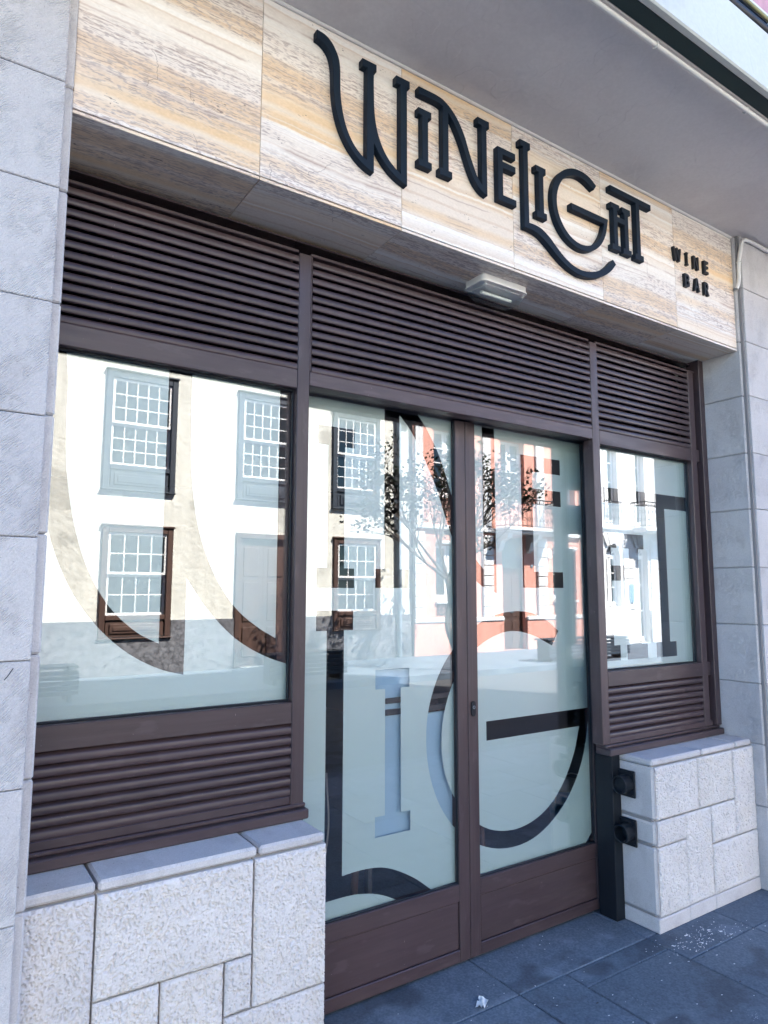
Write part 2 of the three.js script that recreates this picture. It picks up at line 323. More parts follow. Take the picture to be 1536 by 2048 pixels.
{ const t = thing('stone_pillar', 'grey-blue tooled stone pillar at the right edge behind the thin white conduit', 'pillar');
  mesh('core', cb(3.665, 4.6, 0, 3.489, -0.4, 0.25), M.mortar, t);
  for (let k = 0; k + 1 < course.length; k++) {
    const a = course[k] + 0.0012, b = course[k + 1] - 0.0012;
    mesh('reveal_stone', cb(3.6522, 3.676, a, b, -0.2, 0.236, 0.005, rr(0, 3), rr(0, 3)), pick(V.tool), t);
    mesh('stone', cb(3.677, 4.6, a, b, 0.1, 0.261 + rr(-0.0015, 0.0015), 0.0025, rr(0, 3), rr(0, 3)), pick(V.tool), t);
  } }
// a stone whose front face carries the chisel pits as real relief
function relief(x0, x1, y0, y1, zb, zf, ou, ov) {
  const step = 0.002, nx = Math.max(2, Math.round((x1 - x0) / step)), ny = Math.max(2, Math.round((y1 - y0) / step)), pos = [], uv = [], idx = [];
  for (let j = 0; j <= ny; j++) for (let i = 0; i <= nx; i++) {
    const x = x0 + ((x1 - x0) * i) / nx, y = y0 + ((y1 - y0) * j) / ny, e = Math.min(x - x0, x1 - x, y - y0, y1 - y) + 0.003 * (vn(x * 90, y * 90, 9999, 9999, 309) - 0.5) * sst(0, 0.004, Math.min(x - x0, x1 - x, y - y0, y1 - y));
    pos.push(x, y, zf - chisel(x + ou, y + ov) - 0.008 * (1 - sst(-0.003, 0.009, e))); uv.push(x + ou, y + ov);
  }
  for (let j = 0; j < ny; j++) for (let i = 0; i < nx; i++) { const a = j * (nx + 1) + i, b = a + 1, c = a + nx + 1, d = c + 1; idx.push(a, b, d, a, d, c); }
  const g = new THREE.BufferGeometry(); g.setAttribute('position', new THREE.Float32BufferAttribute(pos, 3)); g.setAttribute('uv', new THREE.Float32BufferAttribute(uv, 2)); g.setIndex(idx); g.computeVertexNormals();
  return merge([g, cb(x0, x1, y0, y1, zb, zf - 0.0095, 0, ou, ov)]);
}
function lowWall(label, x0, x1, stones, caps) {
  const t = thing('low_wall', label, 'low wall');
  mesh('mortar_core', cb(x0 + 0.008, x1 - 0.008, 0, 0.715, -0.14, 0.152), M.mortar, t);
  for (const [a, b, c, d] of stones) mesh('stone', relief(a, b, c, d, -0.02, 0.1806 + rr(-0.002, 0.0015), rr(0, 5), rr(0, 5)), pick(V.ham), t);
  for (const [a, b] of caps) mesh('cap_stone', cb(a + 0.004, b - 0.004, 0.713, 0.741 + rr(-0.001, 0.001), -0.1, 0.1735, 0.007, rr(0, 5), rr(0, 5)), pick(V.smooth), t);
  return t;
}
lowWall('low bush-hammered stone wall under the left window, with slab cap', -0.2, 1.119, [[0.19, 0.43, 0.0, 0.706], [0.436, 0.872, 0.447, 0.706], [0.879, 1.119, 0.297, 0.706], [0.436, 0.605, 0.15, 0.441], [0.611, 0.788, 0.15, 0.441], [0.794, 0.873, 0.299, 0.441], [0.794, 1.119, 0, 0.292], [0.436, 0.788, 0, 0.144]], [[-0.2, 0.434], [0.434, 0.889], [0.889, 1.119]]);
{ const t = lowWall('short bush-hammered stone wall under the right window beside the doors', 2.8057, 3.651, [[2.826, 3.150, 0.476, 0.706], [3.157, 3.458, 0.474, 0.706], [3.464, 3.651, 0.296, 0.706], [2.826, 3.034, 0.362, 0.469], [2.826, 3.034, 0.064, 0.356], [3.040, 3.247, 0.064, 0.468], [3.253, 3.457, 0.298, 0.468], [3.253, 3.651, 0.064, 0.290]], [[2.8, 3.2], [3.2, 3.5], [3.5, 3.651]]);
  for (const [a, b] of [[0.476, 0.711], [0.366, 0.468], [0.068, 0.359]]) mesh('end_stone', cb(2.806, 2.8245, a, b, -0.03, 0.174, 0.011, rr(0, 5), rr(0, 5)), pick(V.smooth), t);
  mesh('skirting', merge([cb(2.804, 3.037, 0, 0.061, -0.03, 0.181, 0.004, 1, 1), cb(3.0385, 3.249, 0, 0.062, -0.03, 0.1805, 0.004, 2, 1), cb(3.2505, 3.651, 0, 0.0615, -0.03, 0.1812, 0.004, 3, 1)]), M.smooth, t); }
// barrier sockets on the end of the right wall
for (const [y, what] of [[0.616, 'upper'], [0.4, 'lower']]) {
  const t = thing('barrier_socket', `${what} of two black metal sockets with a pipe collar on the right wall end`, 'socket', 'barrier sockets beside the doors');
  mesh('plate', cb(2.788, 2.7975, y - 0.06, y + 0.06, -0.0005, 0.087, 0.002), M.black, t);
  const ring = new THREE.LatheGeometry([[0.033, 0], [0.041, 0], [0.041, 0.052], [0.0395, 0.055], [0.034, 0.055], [0.033, 0.052], [0.033, 0]].map(([r, h]) => new THREE.Vector2(r, h)), 28);
  mesh('pipe_collar', ring.rotateZ(Math.PI / 2).translate(2.7875, y, 0.043), M.black, t);
  for (const dy of [-0.05, 0.05]) for (const z of [0.009, 0.078]) mesh('bolt', new THREE.CylinderGeometry(0.005, 0.0055, 0.006, 6).rotateZ(Math.PI / 2).translate(2.785, y + dy, z), M.black, t);
  if (what === 'upper') mesh('pipe_cap', new THREE.CylinderGeometry(0.032, 0.032, 0.012, 24).rotateZ(Math.PI / 2).translate(2.752, y, 0.043), M.black, t);
}
// travertine fascia over the shop front
{ const t = thing('sign_fascia', 'cream travertine fascia with banded veining above the shutters', 'fascia');
  const xs = [0.2592, 0.8187, 1.383, 1.9554, 2.525, 3.098, 3.651];
  mesh('backing', cb(0.26, 3.651, 2.84, 3.486, -0.2, 0.197), M.mortar, t);
  const off = [[0.2, 0.9], [0.95, 0.72], [1.75, 0.35], [0.55, 0.1], [1.3, 1.02], [2.05, 0.6]];
  for (let k = 0; k < 6; k++) {
    mesh('travertine_slab', cb(xs[k] + 0.0008, xs[k + 1] - 0.0008, 2.8385, 3.4765, 0.2, 0.2213, 0.0012, off[k][0], off[k][1]), M.trav, t);
    mesh('soffit_slab', cb(xs[k] + 0.0008, xs[k + 1] - 0.0008, 2.824, 2.8345, -0.17, 0.2213, 0.0012, off[k][1], off[k][0]), M.trav, t);
  }
  mesh('sealant_bead', cb(0.26, 3.651, 3.477, 3.4895, 0.205, 0.231, 0.004), M.whitep, t);
}
{ const t = thing('balcony', 'grey plastered balcony underside over the shop with a pale mint edge', 'balcony');
  mesh('soffit', cb(-3, 9, 3.49, 3.52, -0.2, 0.84), M.plaster, t);
  mesh('drip_edge', cb(-3, 9, 3.494, 3.52, 0.842, 0.898), M.green, t);
  mesh('slab', cb(-3, 9, 3.521, 3.72, -0.2, 0.86), M.mortar, t);
  mesh('edge_band', cb(-3, 9, 3.49, 3.757, 0.899, 0.93, 0.006, 0, 0), M.mint, t); }
{ const t = thing('shop_building', 'upper storeys of the shop building with pink render and a white band', 'building');
  mesh('wall', merge([cb(-9, 12, 3.73, 14.1, -7, 0.2), cb(-9, -2.502, 0, 3.729, -7, 0.2), cb(4.602, 12, 0, 3.729, -7, 0.2), cb(-2.5, 4.6, 0, 3.729, -7, -6.8)]), M.pink, t);
  mesh('wall_band', cb(-9, 12, 4.3, 5.18, 0.2, 0.225), M.whitep, t);
  mesh('parapet', cb(-9.1, 12.1, 14.1, 14.35, -7.1, 0.32), M.whitep, t); }
{ const t = thing('conduit', 'thin white conduit clipped along the outer edge of the soffit', 'pipe');
  mesh('tube', tube([[-3, 3.472, 0.828], [0, 3.474, 0.83], [2.08, 3.474, 0.829], [2.6, 3.472, 0.832], [4.5, 3.474, 0.829], [9, 3.473, 0.83]], 0.0095, 60, 10), M.white, t);
  for (const x of [0.9, 1.5, 2.08, 2.69, 3.3]) mesh('clip', new THREE.TorusGeometry(0.0115, 0.0028, 6, 14).rotateY(Math.PI / 2).translate(x, 3.474, 0.83), M.white, t); }
{ const t = thing('conduit', 'white conduit bending down the corner beside the sign board', 'pipe');
  mesh('tube', tube([[4.6, 3.465, 0.275], [3.95, 3.467, 0.275], [3.74, 3.467, 0.275], [3.70, 3.462, 0.274], [3.672, 3.44, 0.272], [3.664, 3.40, 0.268], [3.663, 3.32, 0.252], [3.662, 3.24, 0.25], [3.655, 3.2, 0.247], [3.64, 3.17, 0.243]], 0.0105, 60, 10), M.white, t);
  mesh('cable_tie', new THREE.TorusGeometry(0.014, 0.002, 6, 14).rotateX(Math.PI / 2).translate(3.6635, 3.33, 0.254), M.white, t); }
[['black', [[-3, 3.785, 0.905], [1.5, 3.785, 0.905], [2.3, 3.787, 0.905], [2.55, 3.79, 0.91], [2.8, 3.785, 0.915], [9, 3.79, 0.9]], 0.019, M.iron, 'thick black cable on the balcony edge, lowest of the bundle'],
  ['yellow', [[-3, 3.822, 0.9], [1.5, 3.82, 0.905], [2.3, 3.83, 0.91], [2.5, 3.838, 0.92], [2.72, 3.815, 0.932], [9, 3.83, 0.9]], 0.008, M.rope, 'dull yellow cable running through the bundle on the balcony edge'],
  ['blue', [[-3, 3.85, 0.88], [1.5, 3.852, 0.88], [2.4, 3.862, 0.885], [2.6, 3.85, 0.9], [2.8, 3.862, 0.9], [9, 3.86, 0.88]], 0.014, M.navy, 'dark blue cable above the others in the bundle on the balcony edge'],
  ['slim', [[-3, 3.9, 0.86], [1.5, 3.905, 0.86], [2.3, 3.93, 0.87], [2.6, 3.9, 0.885], [2.9, 3.89, 0.89], [9, 3.9, 0.86]], 0.009, M.iron, 'slim black cable sagging topmost over the balcony edge'],
].forEach(([, p, r, m, label]) => tag(mesh('cable', tube(p, r, 70, 7), m), label, 'cable', 'cables along the balcony edge'));
{ const t = thing('junction_box', 'small white junction box on the balcony edge at the top right corner', 'box');
  mesh('body', cb(2.735, 2.84, 3.762, 3.83, 0.885, 0.94, 0.006), M.white, t); mesh('lid', cb(2.739, 2.836, 3.766, 3.826, 0.9405, 0.945, 0.002), M.white, t); }

// ---------- letter shapes: one outline per letter, used for the sign and for the cut-outs in the window film ----------
const C = (...p) => ({ c: p });
const LETTER = {
  W: [C([0.996, 3.412], [1.028, 3.408], [1.053, 3.393], [1.072, 3.368], [1.084, 3.341], [1.089, 3.306], [1.090, 3.26], [1.092, 3.211], [1.101, 3.152], [1.119, 3.094], [1.146, 3.049], [1.177, 3.021], [1.2, 3.009]), [1.2, 3.362], [1.18, 3.362], [1.18, 3.392], [1.24, 3.392], [1.24, 3.364],
    C([1.228, 3.364], [1.229, 3.28], [1.232, 3.204], [1.243, 3.141], [1.264, 3.088], [1.293, 3.047], [1.325, 3.022], [1.346, 3.01]), [1.346, 3.362], [1.327, 3.362], [1.327, 3.392], [1.388, 3.392], [1.388, 3.364], [1.375, 3.364],
    C([1.375, 2.973], [1.335, 2.987], [1.3, 3.006], [1.274, 3.028], [1.251, 3.054], [1.23, 3.084]), C([1.23, 2.972], [1.205, 2.979], [1.17, 2.997], [1.138, 3.024], [1.109, 3.061], [1.088, 3.104], [1.073, 3.154], [1.064, 3.215], [1.062, 3.27], [1.059, 3.31], [1.049, 3.345], [1.032, 3.367], [1.012, 3.378], [0.996, 3.381])],
  I: [[1.428, 3.309], [1.489, 3.309], [1.489, 3.281], [1.473, 3.281], [1.473, 3.104], [1.49, 3.104], [1.49, 3.076], [1.428, 3.076], [1.428, 3.104], [1.445, 3.104], [1.445, 3.281], [1.428, 3.281]],
  N: [[1.43, 3.364], C([1.5, 3.366], [1.525, 3.365], [1.544, 3.36]), [1.544, 3.104], [1.528, 3.104], [1.528, 3.076], [1.589, 3.076], [1.589, 3.104], [1.572, 3.104],
    C([1.572, 3.343], [1.592, 3.323], [1.615, 3.288], [1.642, 3.238], [1.662, 3.188], [1.682, 3.144], [1.703, 3.110], [1.728, 3.086], [1.75, 3.074], [1.77, 3.069]), [1.77, 3.363], [1.785, 3.363], [1.785, 3.392], [1.723, 3.392], [1.723, 3.363], [1.742, 3.363],
    C([1.742, 3.107], [1.722, 3.127], [1.704, 3.16], [1.677, 3.22], [1.655, 3.277], [1.632, 3.318], [1.606, 3.35], [1.575, 3.375], [1.541, 3.391], [1.508, 3.395]), [1.43, 3.394]],
  E: [[1.829, 3.308], [1.929, 3.308], [1.929, 3.28], [1.857, 3.28], [1.857, 3.2495], [1.929, 3.2495], [1.929, 3.2215], [1.857, 3.2215], [1.857, 3.103], [1.93, 3.103], [1.93, 3.075], [1.829, 3.075]],
  L: [[1.958, 3.39], [2.018, 3.39], [2.018, 3.362], [2.003, 3.362], C([2.003, 3.031], [2.038, 3.032], [2.074, 3.027], [2.122, 3.004], [2.17, 2.969], [2.22, 2.937], [2.271, 2.917], [2.325, 2.911], [2.39, 2.921], [2.446, 2.943], [2.497, 2.978], [2.542, 3.021]),
    C([2.563, 3.003], [2.525, 2.961], [2.473, 2.924], [2.415, 2.899], [2.348, 2.885], [2.282, 2.887], [2.218, 2.906], [2.163, 2.935], [2.114, 2.967], [2.067, 2.992], [2.025, 3.002], [1.975, 3.003]), [1.975, 3.362], [1.958, 3.362]],
  G: [C([2.441, 3.347], [2.406, 3.369], [2.359, 3.382], [2.304, 3.38], [2.258, 3.366], [2.211, 3.336], [2.173, 3.292], [2.15, 3.236], [2.146, 3.179], [2.157, 3.125], [2.182, 3.077], [2.226, 3.035], [2.288, 3.009], [2.354, 3.007], [2.409, 3.027], [2.46, 3.068], [2.497, 3.128], [2.517, 3.208]), [2.267, 3.208], [2.267, 3.178],
    C([2.488, 3.178], [2.471, 3.131], [2.44, 3.084], [2.404, 3.053], [2.362, 3.036], [2.315, 3.032], [2.263, 3.045], [2.219, 3.077], [2.19, 3.118], [2.176, 3.165], [2.178, 3.218], [2.199, 3.274], [2.231, 3.313], [2.276, 3.339], [2.323, 3.35], [2.372, 3.343], [2.424, 3.322])],
  H: [[2.541, 3.306], [2.603, 3.306], [2.603, 3.279], [2.587, 3.279], [2.587, 3.2465], [2.638, 3.2465], [2.638, 3.279], [2.623, 3.279], [2.623, 3.306], [2.683, 3.306], [2.683, 3.279], [2.666, 3.279], [2.666, 3.103], [2.684, 3.103], [2.684, 3.076], [2.623, 3.076], [2.623, 3.103], [2.638, 3.103], [2.638, 3.219], [2.587, 3.219], [2.587, 3.103], [2.604, 3.103], [2.604, 3.076], [2.542, 3.076], [2.542, 3.103], [2.559, 3.103], [2.559, 3.279], [2.541, 3.279]],
  T: [[2.541, 3.389], [2.848, 3.389], [2.848, 3.361], [2.756, 3.361], [2.756, 3.103], [2.776, 3.103], [2.776, 3.075], [2.712, 3.075], [2.712, 3.103], [2.728, 3.103], [2.728, 3.361], [2.541, 3.361]],
};
LETTER.J = LETTER.I.map(([x, y]) => [x + 0.6205, y - 0.0015]);
function outline(name, f) {
  const pts = [];
  for (const s of LETTER[name]) {
    if (Array.isArray(s)) pts.push(s);
    else for (const p of new THREE.CatmullRomCurve3(s.c.map(([x, y]) => new THREE.Vector3(x, y, 0)), false, 'centripetal').getPoints(s.c.length * 4)) pts.push([p.x, p.y]);
  }
  return new THREE.Shape(pts.map(([x, y]) => new THREE.Vector2(...f(x, y))));
}
const onSign = (x, y) => [x * 1.0096, 1.5 + (y - 1.5) * 1.0096];
for (const [k, label] of [['W', 'large navy letter W with a curling left arm, first of the sign'], ['I', 'navy letter I standing under the arm of the large N'], ['N', 'navy letter N with an overhanging left arm on the sign'], ['E', 'navy letter E between the N and the long-tailed L'], ['L', 'navy letter L with a long tail sweeping under the G'], ['J', 'navy letter I in the crook of the long-tailed L'], ['G', 'round navy letter G above the sweeping tail'], ['H', 'small navy letter H under the arm of the T'], ['T', 'navy letter T ending the large sign lettering']]) {
  const sh = outline(k, onSign);
  const g = new THREE.ExtrudeGeometry(sh, { depth: 0.0255, bevelEnabled: true, bevelThickness: 0.0012, bevelSize: 0.0012, bevelOffset: -0.0012, bevelSegments: 1, steps: 1 });
  tag(mesh('sign_letter', uvm(g.translate(0, 0, 0.2228)), M.navy), label, 'letter', 'large letters of the shop sign');
}
const font = await new FontLoader().loadAsync('fonts/droid/droid_sans_bold.typeface.json');
for (const [ch, x0, x1, y0, label] of [['W', 3.072, 3.137, 3.188, 'small black letter W starting the upper of two small sign lines'], ['I', 3.184, 3.199, 3.188, 'small black letter I in the upper small sign line'], ['N', 3.248, 3.294, 3.188, 'small black letter N in the upper small sign line'], ['E', 3.344, 3.383, 3.188, 'small black letter E ending the upper small sign line'], ['B', 3.160, 3.202, 3.067, 'small black letter B starting the lower small sign line'], ['A', 3.244, 3.292, 3.067, 'small black letter A in the lower small sign line'], ['R', 3.336, 3.380, 3.067, 'small black letter R ending the lower small sign line']]) {
  const g = new TextGeometry(ch, { font, size: 0.1, depth: 0.1, curveSegments: 8, bevelEnabled: false });
  g.computeBoundingBox();
  const b = g.boundingBox;
  g.translate(-b.min.x, -b.min.y, -b.min.z).scale((x1 - x0) / (b.max.x - b.min.x), 0.0705 / (b.max.y - b.min.y), 0.016 / (b.max.z - b.min.z)).translate(x0, y0, 0.2218);
  tag(mesh('small_letter', g, M.black), label, 'letter', 'small letters on the fascia');
}

// ---------- brown shop front: louvres, windows, doors ----------
const PITCH = 0.0342;
const prof = [[-0.05, 0.022], [-0.03, 0.0165], [-0.014, 0.0095], [-0.006, 0.0055], [-0.0025, 0.001], [-0.002, -0.008], [-0.0028, -0.0155], [-0.0065, -0.019], [-0.014, -0.0165], [-0.026, -0.007], [-0.055, 0.011]];
function slats(t, x0, x1, y0, y1) {
  // profile drawn in (z, y), pulled along x
  const n = Math.round((y1 - y0) / PITCH), vs = [0, 1, 2].map((k) => {
    const pos = [], nor = [], N = prof.length, push = (a, b, c, n0, n1, n2) => { pos.push(...a, ...b, ...c); nor.push(...n0, ...n1, ...n2); };
    const nrm = prof.map((_, i) => { const a = prof[(i + N - 1) % N], b = prof[(i + 1) % N], dz = b[0] - a[0], dy = b[1] - a[1], l = Math.hypot(dz, dy); return [0, -dz / l * -1, -dy / l * -1].map((v, j) => (j === 1 ? -dz / l : j === 2 ? dy / l : 0)); });
    const cz = prof.reduce((s, p) => s + p[0], 0) / N, cy = prof.reduce((s, p) => s + p[1], 0) / N;
    nrm.forEach((v, i) => { if (v[1] * (prof[i][1] - cy) + v[2] * (prof[i][0] - cz) < 0) { v[1] *= -1; v[2] *= -1; } });
    for (let i = 0; i < N; i++) { const j = (i + 1) % N, a = [x0, prof[i][1], prof[i][0]], b = [x1, prof[i][1], prof[i][0]], c = [x1, prof[j][1], prof[j][0]], d = [x0, prof[j][1], prof[j][0]]; push(a, b, c, nrm[i], nrm[i], nrm[j]); push(a, c, d, nrm[i], nrm[j], nrm[j]); }
    for (let i = 0; i < pos.length; i += 9) { const e = [pos[i + 3] - pos[i], pos[i + 4] - pos[i + 1], pos[i + 5] - pos[i + 2]], f = [pos[i + 6] - pos[i], pos[i + 7] - pos[i + 1], pos[i + 8] - pos[i + 2]]; const cy2 = e[2] * f[0] - e[0] * f[2], cz2 = e[0] * f[1] - e[1] * f[0]; if (cy2 * nor[i + 1] + cz2 * nor[i + 2] < 0) for (let k = 3; k < 6; k++) { [pos[i + k], pos[i + k + 3]] = [pos[i + k + 3], pos[i + k]]; [nor[i + k], nor[i + k + 3]] = [nor[i + k + 3], nor[i + k]]; } }
    const g = new THREE.BufferGeometry(); g.setAttribute('position', new THREE.Float32BufferAttribute(pos, 3)); g.setAttribute('normal', new THREE.Float32BufferAttribute(nor, 3));
    return uvm(g, rr(0, 3), rr(0, 3));
  });
  for (let k = 0; k < n; k++) { const m = mesh('louvre_slat', vs[k % 3], pick(V.paint), t); m.position.set(0, y0 + (k + 0.5) * (y1 - y0) / n, rr(-0.0006, 0.0006)); m.rotation.z = rr(-0.0007, 0.0007); }
  mesh('louvre_backing', cb(x0, x1, y0, y1, -0.09, -0.075), M.paint, t);
}
const P = (name, t, x0, x1, y0, y1, z0, z1, c = 0.0025) => mesh(name, cb(x0, x1, y0, y1, z0, z1, c, rr(0, 4), rr(0, 4), y1 - y0 > x1 - x0), pick(V.paint), t);
// frosted film with the giant letters cut out
const ev = new Evaluator(); ev.useGroups = false; ev.attributes = ['position', 'normal'];
const S = 2.72, place = (sx, sy, gx, gy, k = 1) => (x, y) => [k * (gx + (x - sx) * S), 1.5 + k * (gy + (y - sy) * S - 1.5)], SIDE = 1.0114;
const GIANT = [['W', place(1.2305, 2.972, 0.708, 1.238, SIDE)], ['I', place(1.459, 3.076, 1.325, 1.515)], ['N', place(1.572, 3.076, 1.628, 1.516)], ['E', place(1.829, 3.075, 2.334, 1.521)], ['L', place(1.975, 3.003, 1.289, 0.376)], ['J', place(2.0795, 3.0745, 1.595, 0.559)], ['G', place(2.267, 3.208, 2.091, 0.937)], ['H', place(2.6525, 3.076, 3.007, 1.169, SIDE)], ['T', place(2.728, 3.075, 3.208, 1.168, SIDE)]];
function film(parent, x0, x1, y0, y1, z, letters) {
  let b = new Brush(new THREE.BoxGeometry(x1 - x0, y1 - y0, 0.0006).translate((x0 + x1) / 2, (y0 + y1) / 2, z));
  b.updateMatrixWorld();
  for (const [k, f] of GIANT) {
    if (!letters.includes(k)) continue;
    const s = new Brush(new THREE.ExtrudeGeometry(outline(k, f), { depth: 0.02, bevelEnabled: false }).translate(0, 0, z - 0.01));
    s.updateMatrixWorld();
    b = ev.evaluate(b, s, SUBTRACTION);
  }
  const g = b.geometry.clone();
  return mesh('frosted_film', uvm(g.index ? g.toNonIndexed() : g), M.film, parent);
}
function pane(parent, x0, x1, y0, y1, z) { return mesh('glass_pane', cb(x0, x1, y0, y1, z - 0.003, z + 0.003), M.glass, parent); }
function sideWindow(label, L, R, glassL, glassR, sill) {
  const t = thing('shop_window', label, 'window');
  P('head_rail', t, L, R, 2.7465, 2.7585, -0.062, -0.004); P('head_panel', t, L, R, 2.759, 2.8235, -0.16, -0.14); P('head_bead', t, L, R, 2.803, 2.81, -0.139, -0.03, 0.001);
  P('transom_rail', t, L + 0.0, R, 2.2297, 2.3, -0.062, 0);
  P('rail', t, L, R, 1.0535, 1.1245, -0.062, 0);
  P('bottom_rail', t, L, R, 0.789, 0.816, -0.055, -0.001);
  slats(t, glassL, glassR, 2.3005, 2.746); slats(t, glassL, glassR, 0.8165, 1.053);
  const s = mesh('sill', merge([cb(sill[0], sill[1], 0.743, 0.775, -0.055, 0.032, 0.004, 1, 2), cb(sill[0], sill[1], 0.7755, 0.7885, -0.055, 0.006, 0.003, 2, 1)]), M.paint, t);
  mesh('glazing_bead', merge([cb(glassL, glassR, 1.1245, 1.131, -0.041, -0.026, 0.002), cb(glassL, glassR, 2.223, 2.2297, -0.041, -0.026, 0.002), cb(glassR - 0.006, glassR, 1.131, 2.223, -0.041, -0.026, 0.002)]), M.black, t);
  pane(t, glassL, glassR, 1.124, 2.23, -0.045);
  return t;
}
{ const t = sideWindow('left shop window with frosted film, louvres above and below, beside the pale pillar', 0.235, 1.077, 0.262, 1.0774, [0.2605, 1.132]);
  film(t, 0.262, 1.0774, 1.125, 2.229, -0.051, ['W']);
  P('post', t, 1.0774, 1.1261, 0, 2.7465, -0.06, 0.0006); P('stile', t, 0.2365, 0.2612, 0.79, 2.746, -0.06, 0); }
{ const t = sideWindow('right shop window with frosted film, louvres above and below, beside the blue-grey reveal', 2.74, 3.6, 2.7405, 3.5216, [2.7, 3.650]);
  film(t, 2.7405, 3.5216, 1.125, 2.229, -0.051, ['H', 'T']);
  P('post', t, 2.688, 2.7402, 0.79, 2.7465, -0.06, 0.0006); mesh('shade_black_post_foot', cb(2.745, 2.8045, 0, 0.742, -0.1, 0.0006, 0.003), M.black, t);  // post foot is the same brown paint; its shade is put in as black
  P('stile', t, 3.5218, 3.575, 0.79, 2.746, -0.06, 0.0006); P('corner_trim', t, 3.606, 3.6515, 0.79, 2.8235, -0.06, 0.018); P('corner_fillet', t, 3.5755, 3.6055, 0.79, 2.746, -0.06, -0.018); }
{ const t = thing('door_transom', 'wide louvred transom above the two glazed doors', 'louvre');
  P('head_rail', t, 1.127, 2.687, 2.7465, 2.7585, -0.062, -0.004); P('head_panel', t, 1.078, 2.739, 2.759, 2.8235, -0.16, -0.14); P('head_bead', t, 1.078, 2.739, 2.803, 2.81, -0.139, -0.03, 0.001);
  P('edge_strip', t, 1.1266, 1.1345, 2.3005, 2.746, -0.05, -0.003); P('transom_rail', t, 1.1266, 2.6875, 2.2481, 2.3, -0.062, 0);
  slats(t, 1.1348, 2.687, 2.3005, 2.746);
  P('door_head', t, 1.08, 2.83, 2.262, 2.32, -0.17, -0.1); P('jamb', t, 2.806, 2.86, 0, 2.26, -0.19, -0.102); P('jamb', t, 1.06, 1.105, 0, 2.26, -0.19, -0.102); }
function door(label, x0, x1, gx0, gx1, letters, lock) {
  const t = thing('shop_door', label, 'door', 'pair of glazed doors'), z0 = -0.16, z1 = -0.115;
  P('stile', t, x0, gx0, 0.012, 2.258, z0, z1); P('stile', t, gx1, x1, 0.012, 2.258, z0, z1);
  P('bottom_rail', t, gx0, gx1, 0.245, 0.3111, z0, z1); P('kick_panel', t, gx0 + 0.002, gx1 - 0.002, 0.062, 0.2435, z0, z1 - 0.005, 0.003); P('kick_rail', t, gx0, gx1, 0.012, 0.06, z0, z1);
  pane(t, gx0, gx1, 0.311, 2.258, -0.137);
  film(t, gx0, gx1, 0.312, 2.257, -0.143, letters);
  mesh('glazing_bead', merge([cb(gx0, gx1, 0.311, 0.317, -0.132, -0.12, 0.002), cb(gx1 - 0.005, gx1, 0.317, 2.25, -0.132, -0.12, 0.002), cb(gx0, gx0 + 0.005, 0.317, 2.25, -0.132, -0.12, 0.002)]), M.black, t);
  if (lock) {
    const l = part('lock', t);
    mesh('escutcheon', new THREE.ExtrudeGeometry((() => { const s = new THREE.Shape(); s.absarc(0, 0.02, 0.011, 0, Math.PI); s.absarc(0, -0.02, 0.011, Math.PI, 2 * Math.PI); const h = new THREE.Path(); h.absarc(0, 0.006, 0.0045, 0, 2 * Math.PI); s.holes.push(h); return s; })(), { depth: 0.004, bevelEnabled: true, bevelSize: 0.001, bevelThickness: 0.001, bevelSegments: 1 }).translate(1.992, 1.005, -0.1145), M.black, l);
    mesh('keyhole', new THREE.TorusGeometry(0.0055, 0.0018, 8, 18).translate(1.992, 1.011, -0.1085), M.steel, l);
  }
  return t;
}
door('left leaf of the glazed double door with frosted film', 1.108, 1.9635, 1.16, 1.9076, ['I', 'N', 'L', 'J', 'G'], false);
door('right leaf of the glazed double door, with the keyhole', 1.9655, 2.804, 2.0218, 2.757, ['N', 'E', 'G', 'L'], true);
// bulkhead lamp under the fascia
{ const t = thing('bulkhead_lamp', 'white bulkhead lamp with a clear ribbed cover under the fascia', 'lamp');
  const rect = (w, h, r) => { const s = new THREE.Shape(), a = w / 2, b = h / 2; s.moveTo(-a + r, -b); s.lineTo(a - r, -b); s.quadraticCurveTo(a, -b, a, -b + r); s.lineTo(a, b - r); s.quadraticCurveTo(a, b, a - r, b); s.lineTo(-a + r, b); s.quadraticCurveTo(-a, b, -a, b - r); s.lineTo(-a, -b + r); s.quadraticCurveTo(-a, -b, -a + r, -b); return s; };
  const ex = (w, h, r, d, y, bv) => new THREE.ExtrudeGeometry(rect(w, h, r), { depth: d, bevelEnabled: bv > 0, bevelSize: bv, bevelThickness: bv, bevelSegments: 2, curveSegments: 6 }).rotateX(Math.PI / 2).translate(1.985, y, 0.078);
  mesh('base', ex(0.256, 0.126, 0.022, 0.024, 2.8235, 0), M.white, t);
  mesh('gasket', ex(0.262, 0.132, 0.024, 0.004, 2.7975, 0.001), M.whitep, t);
  // clear tapering cover
  const ring = (w, h, y) => { const p = rect(w, h, 0.018).getPoints(5); return p.map((q) => [1.985 + q.x, y, 0.078 + q.y]); };
  const rings = [ring(0.25, 0.12, 2.792), ring(0.24, 0.112, 2.772), ring(0.205, 0.084, 2.747)], pos = [];
  for (let k = 0; k < 2; k++) for (let i = 0; i < rings[0].length - 1; i++) pos.push(...rings[k][i], ...rings[k][i + 1], ...rings[k + 1][i + 1], ...rings[k][i], ...rings[k + 1][i + 1], ...rings[k + 1][i]);
  const r = rings[2], c = [1.985, 2.746, 0.078]; for (let i = 0; i < r.length - 1; i++) pos.push(...r[i], ...r[i + 1], ...c);
  const g = new THREE.BufferGeometry(); g.setAttribute('position', new THREE.Float32BufferAttribute(pos, 3)); g.computeVertexNormals(); mesh('cover', uvm(g), M.clear, t);
  mesh('reflector', cb(1.885, 2.085, 2.790, 2.795, 0.035, 0.121, 0.002), M.whitep, t);
  mesh('tube', rod([1.9, 2.772, 0.078], [2.07, 2.772, 0.078], 0.008), M.white, t);
}
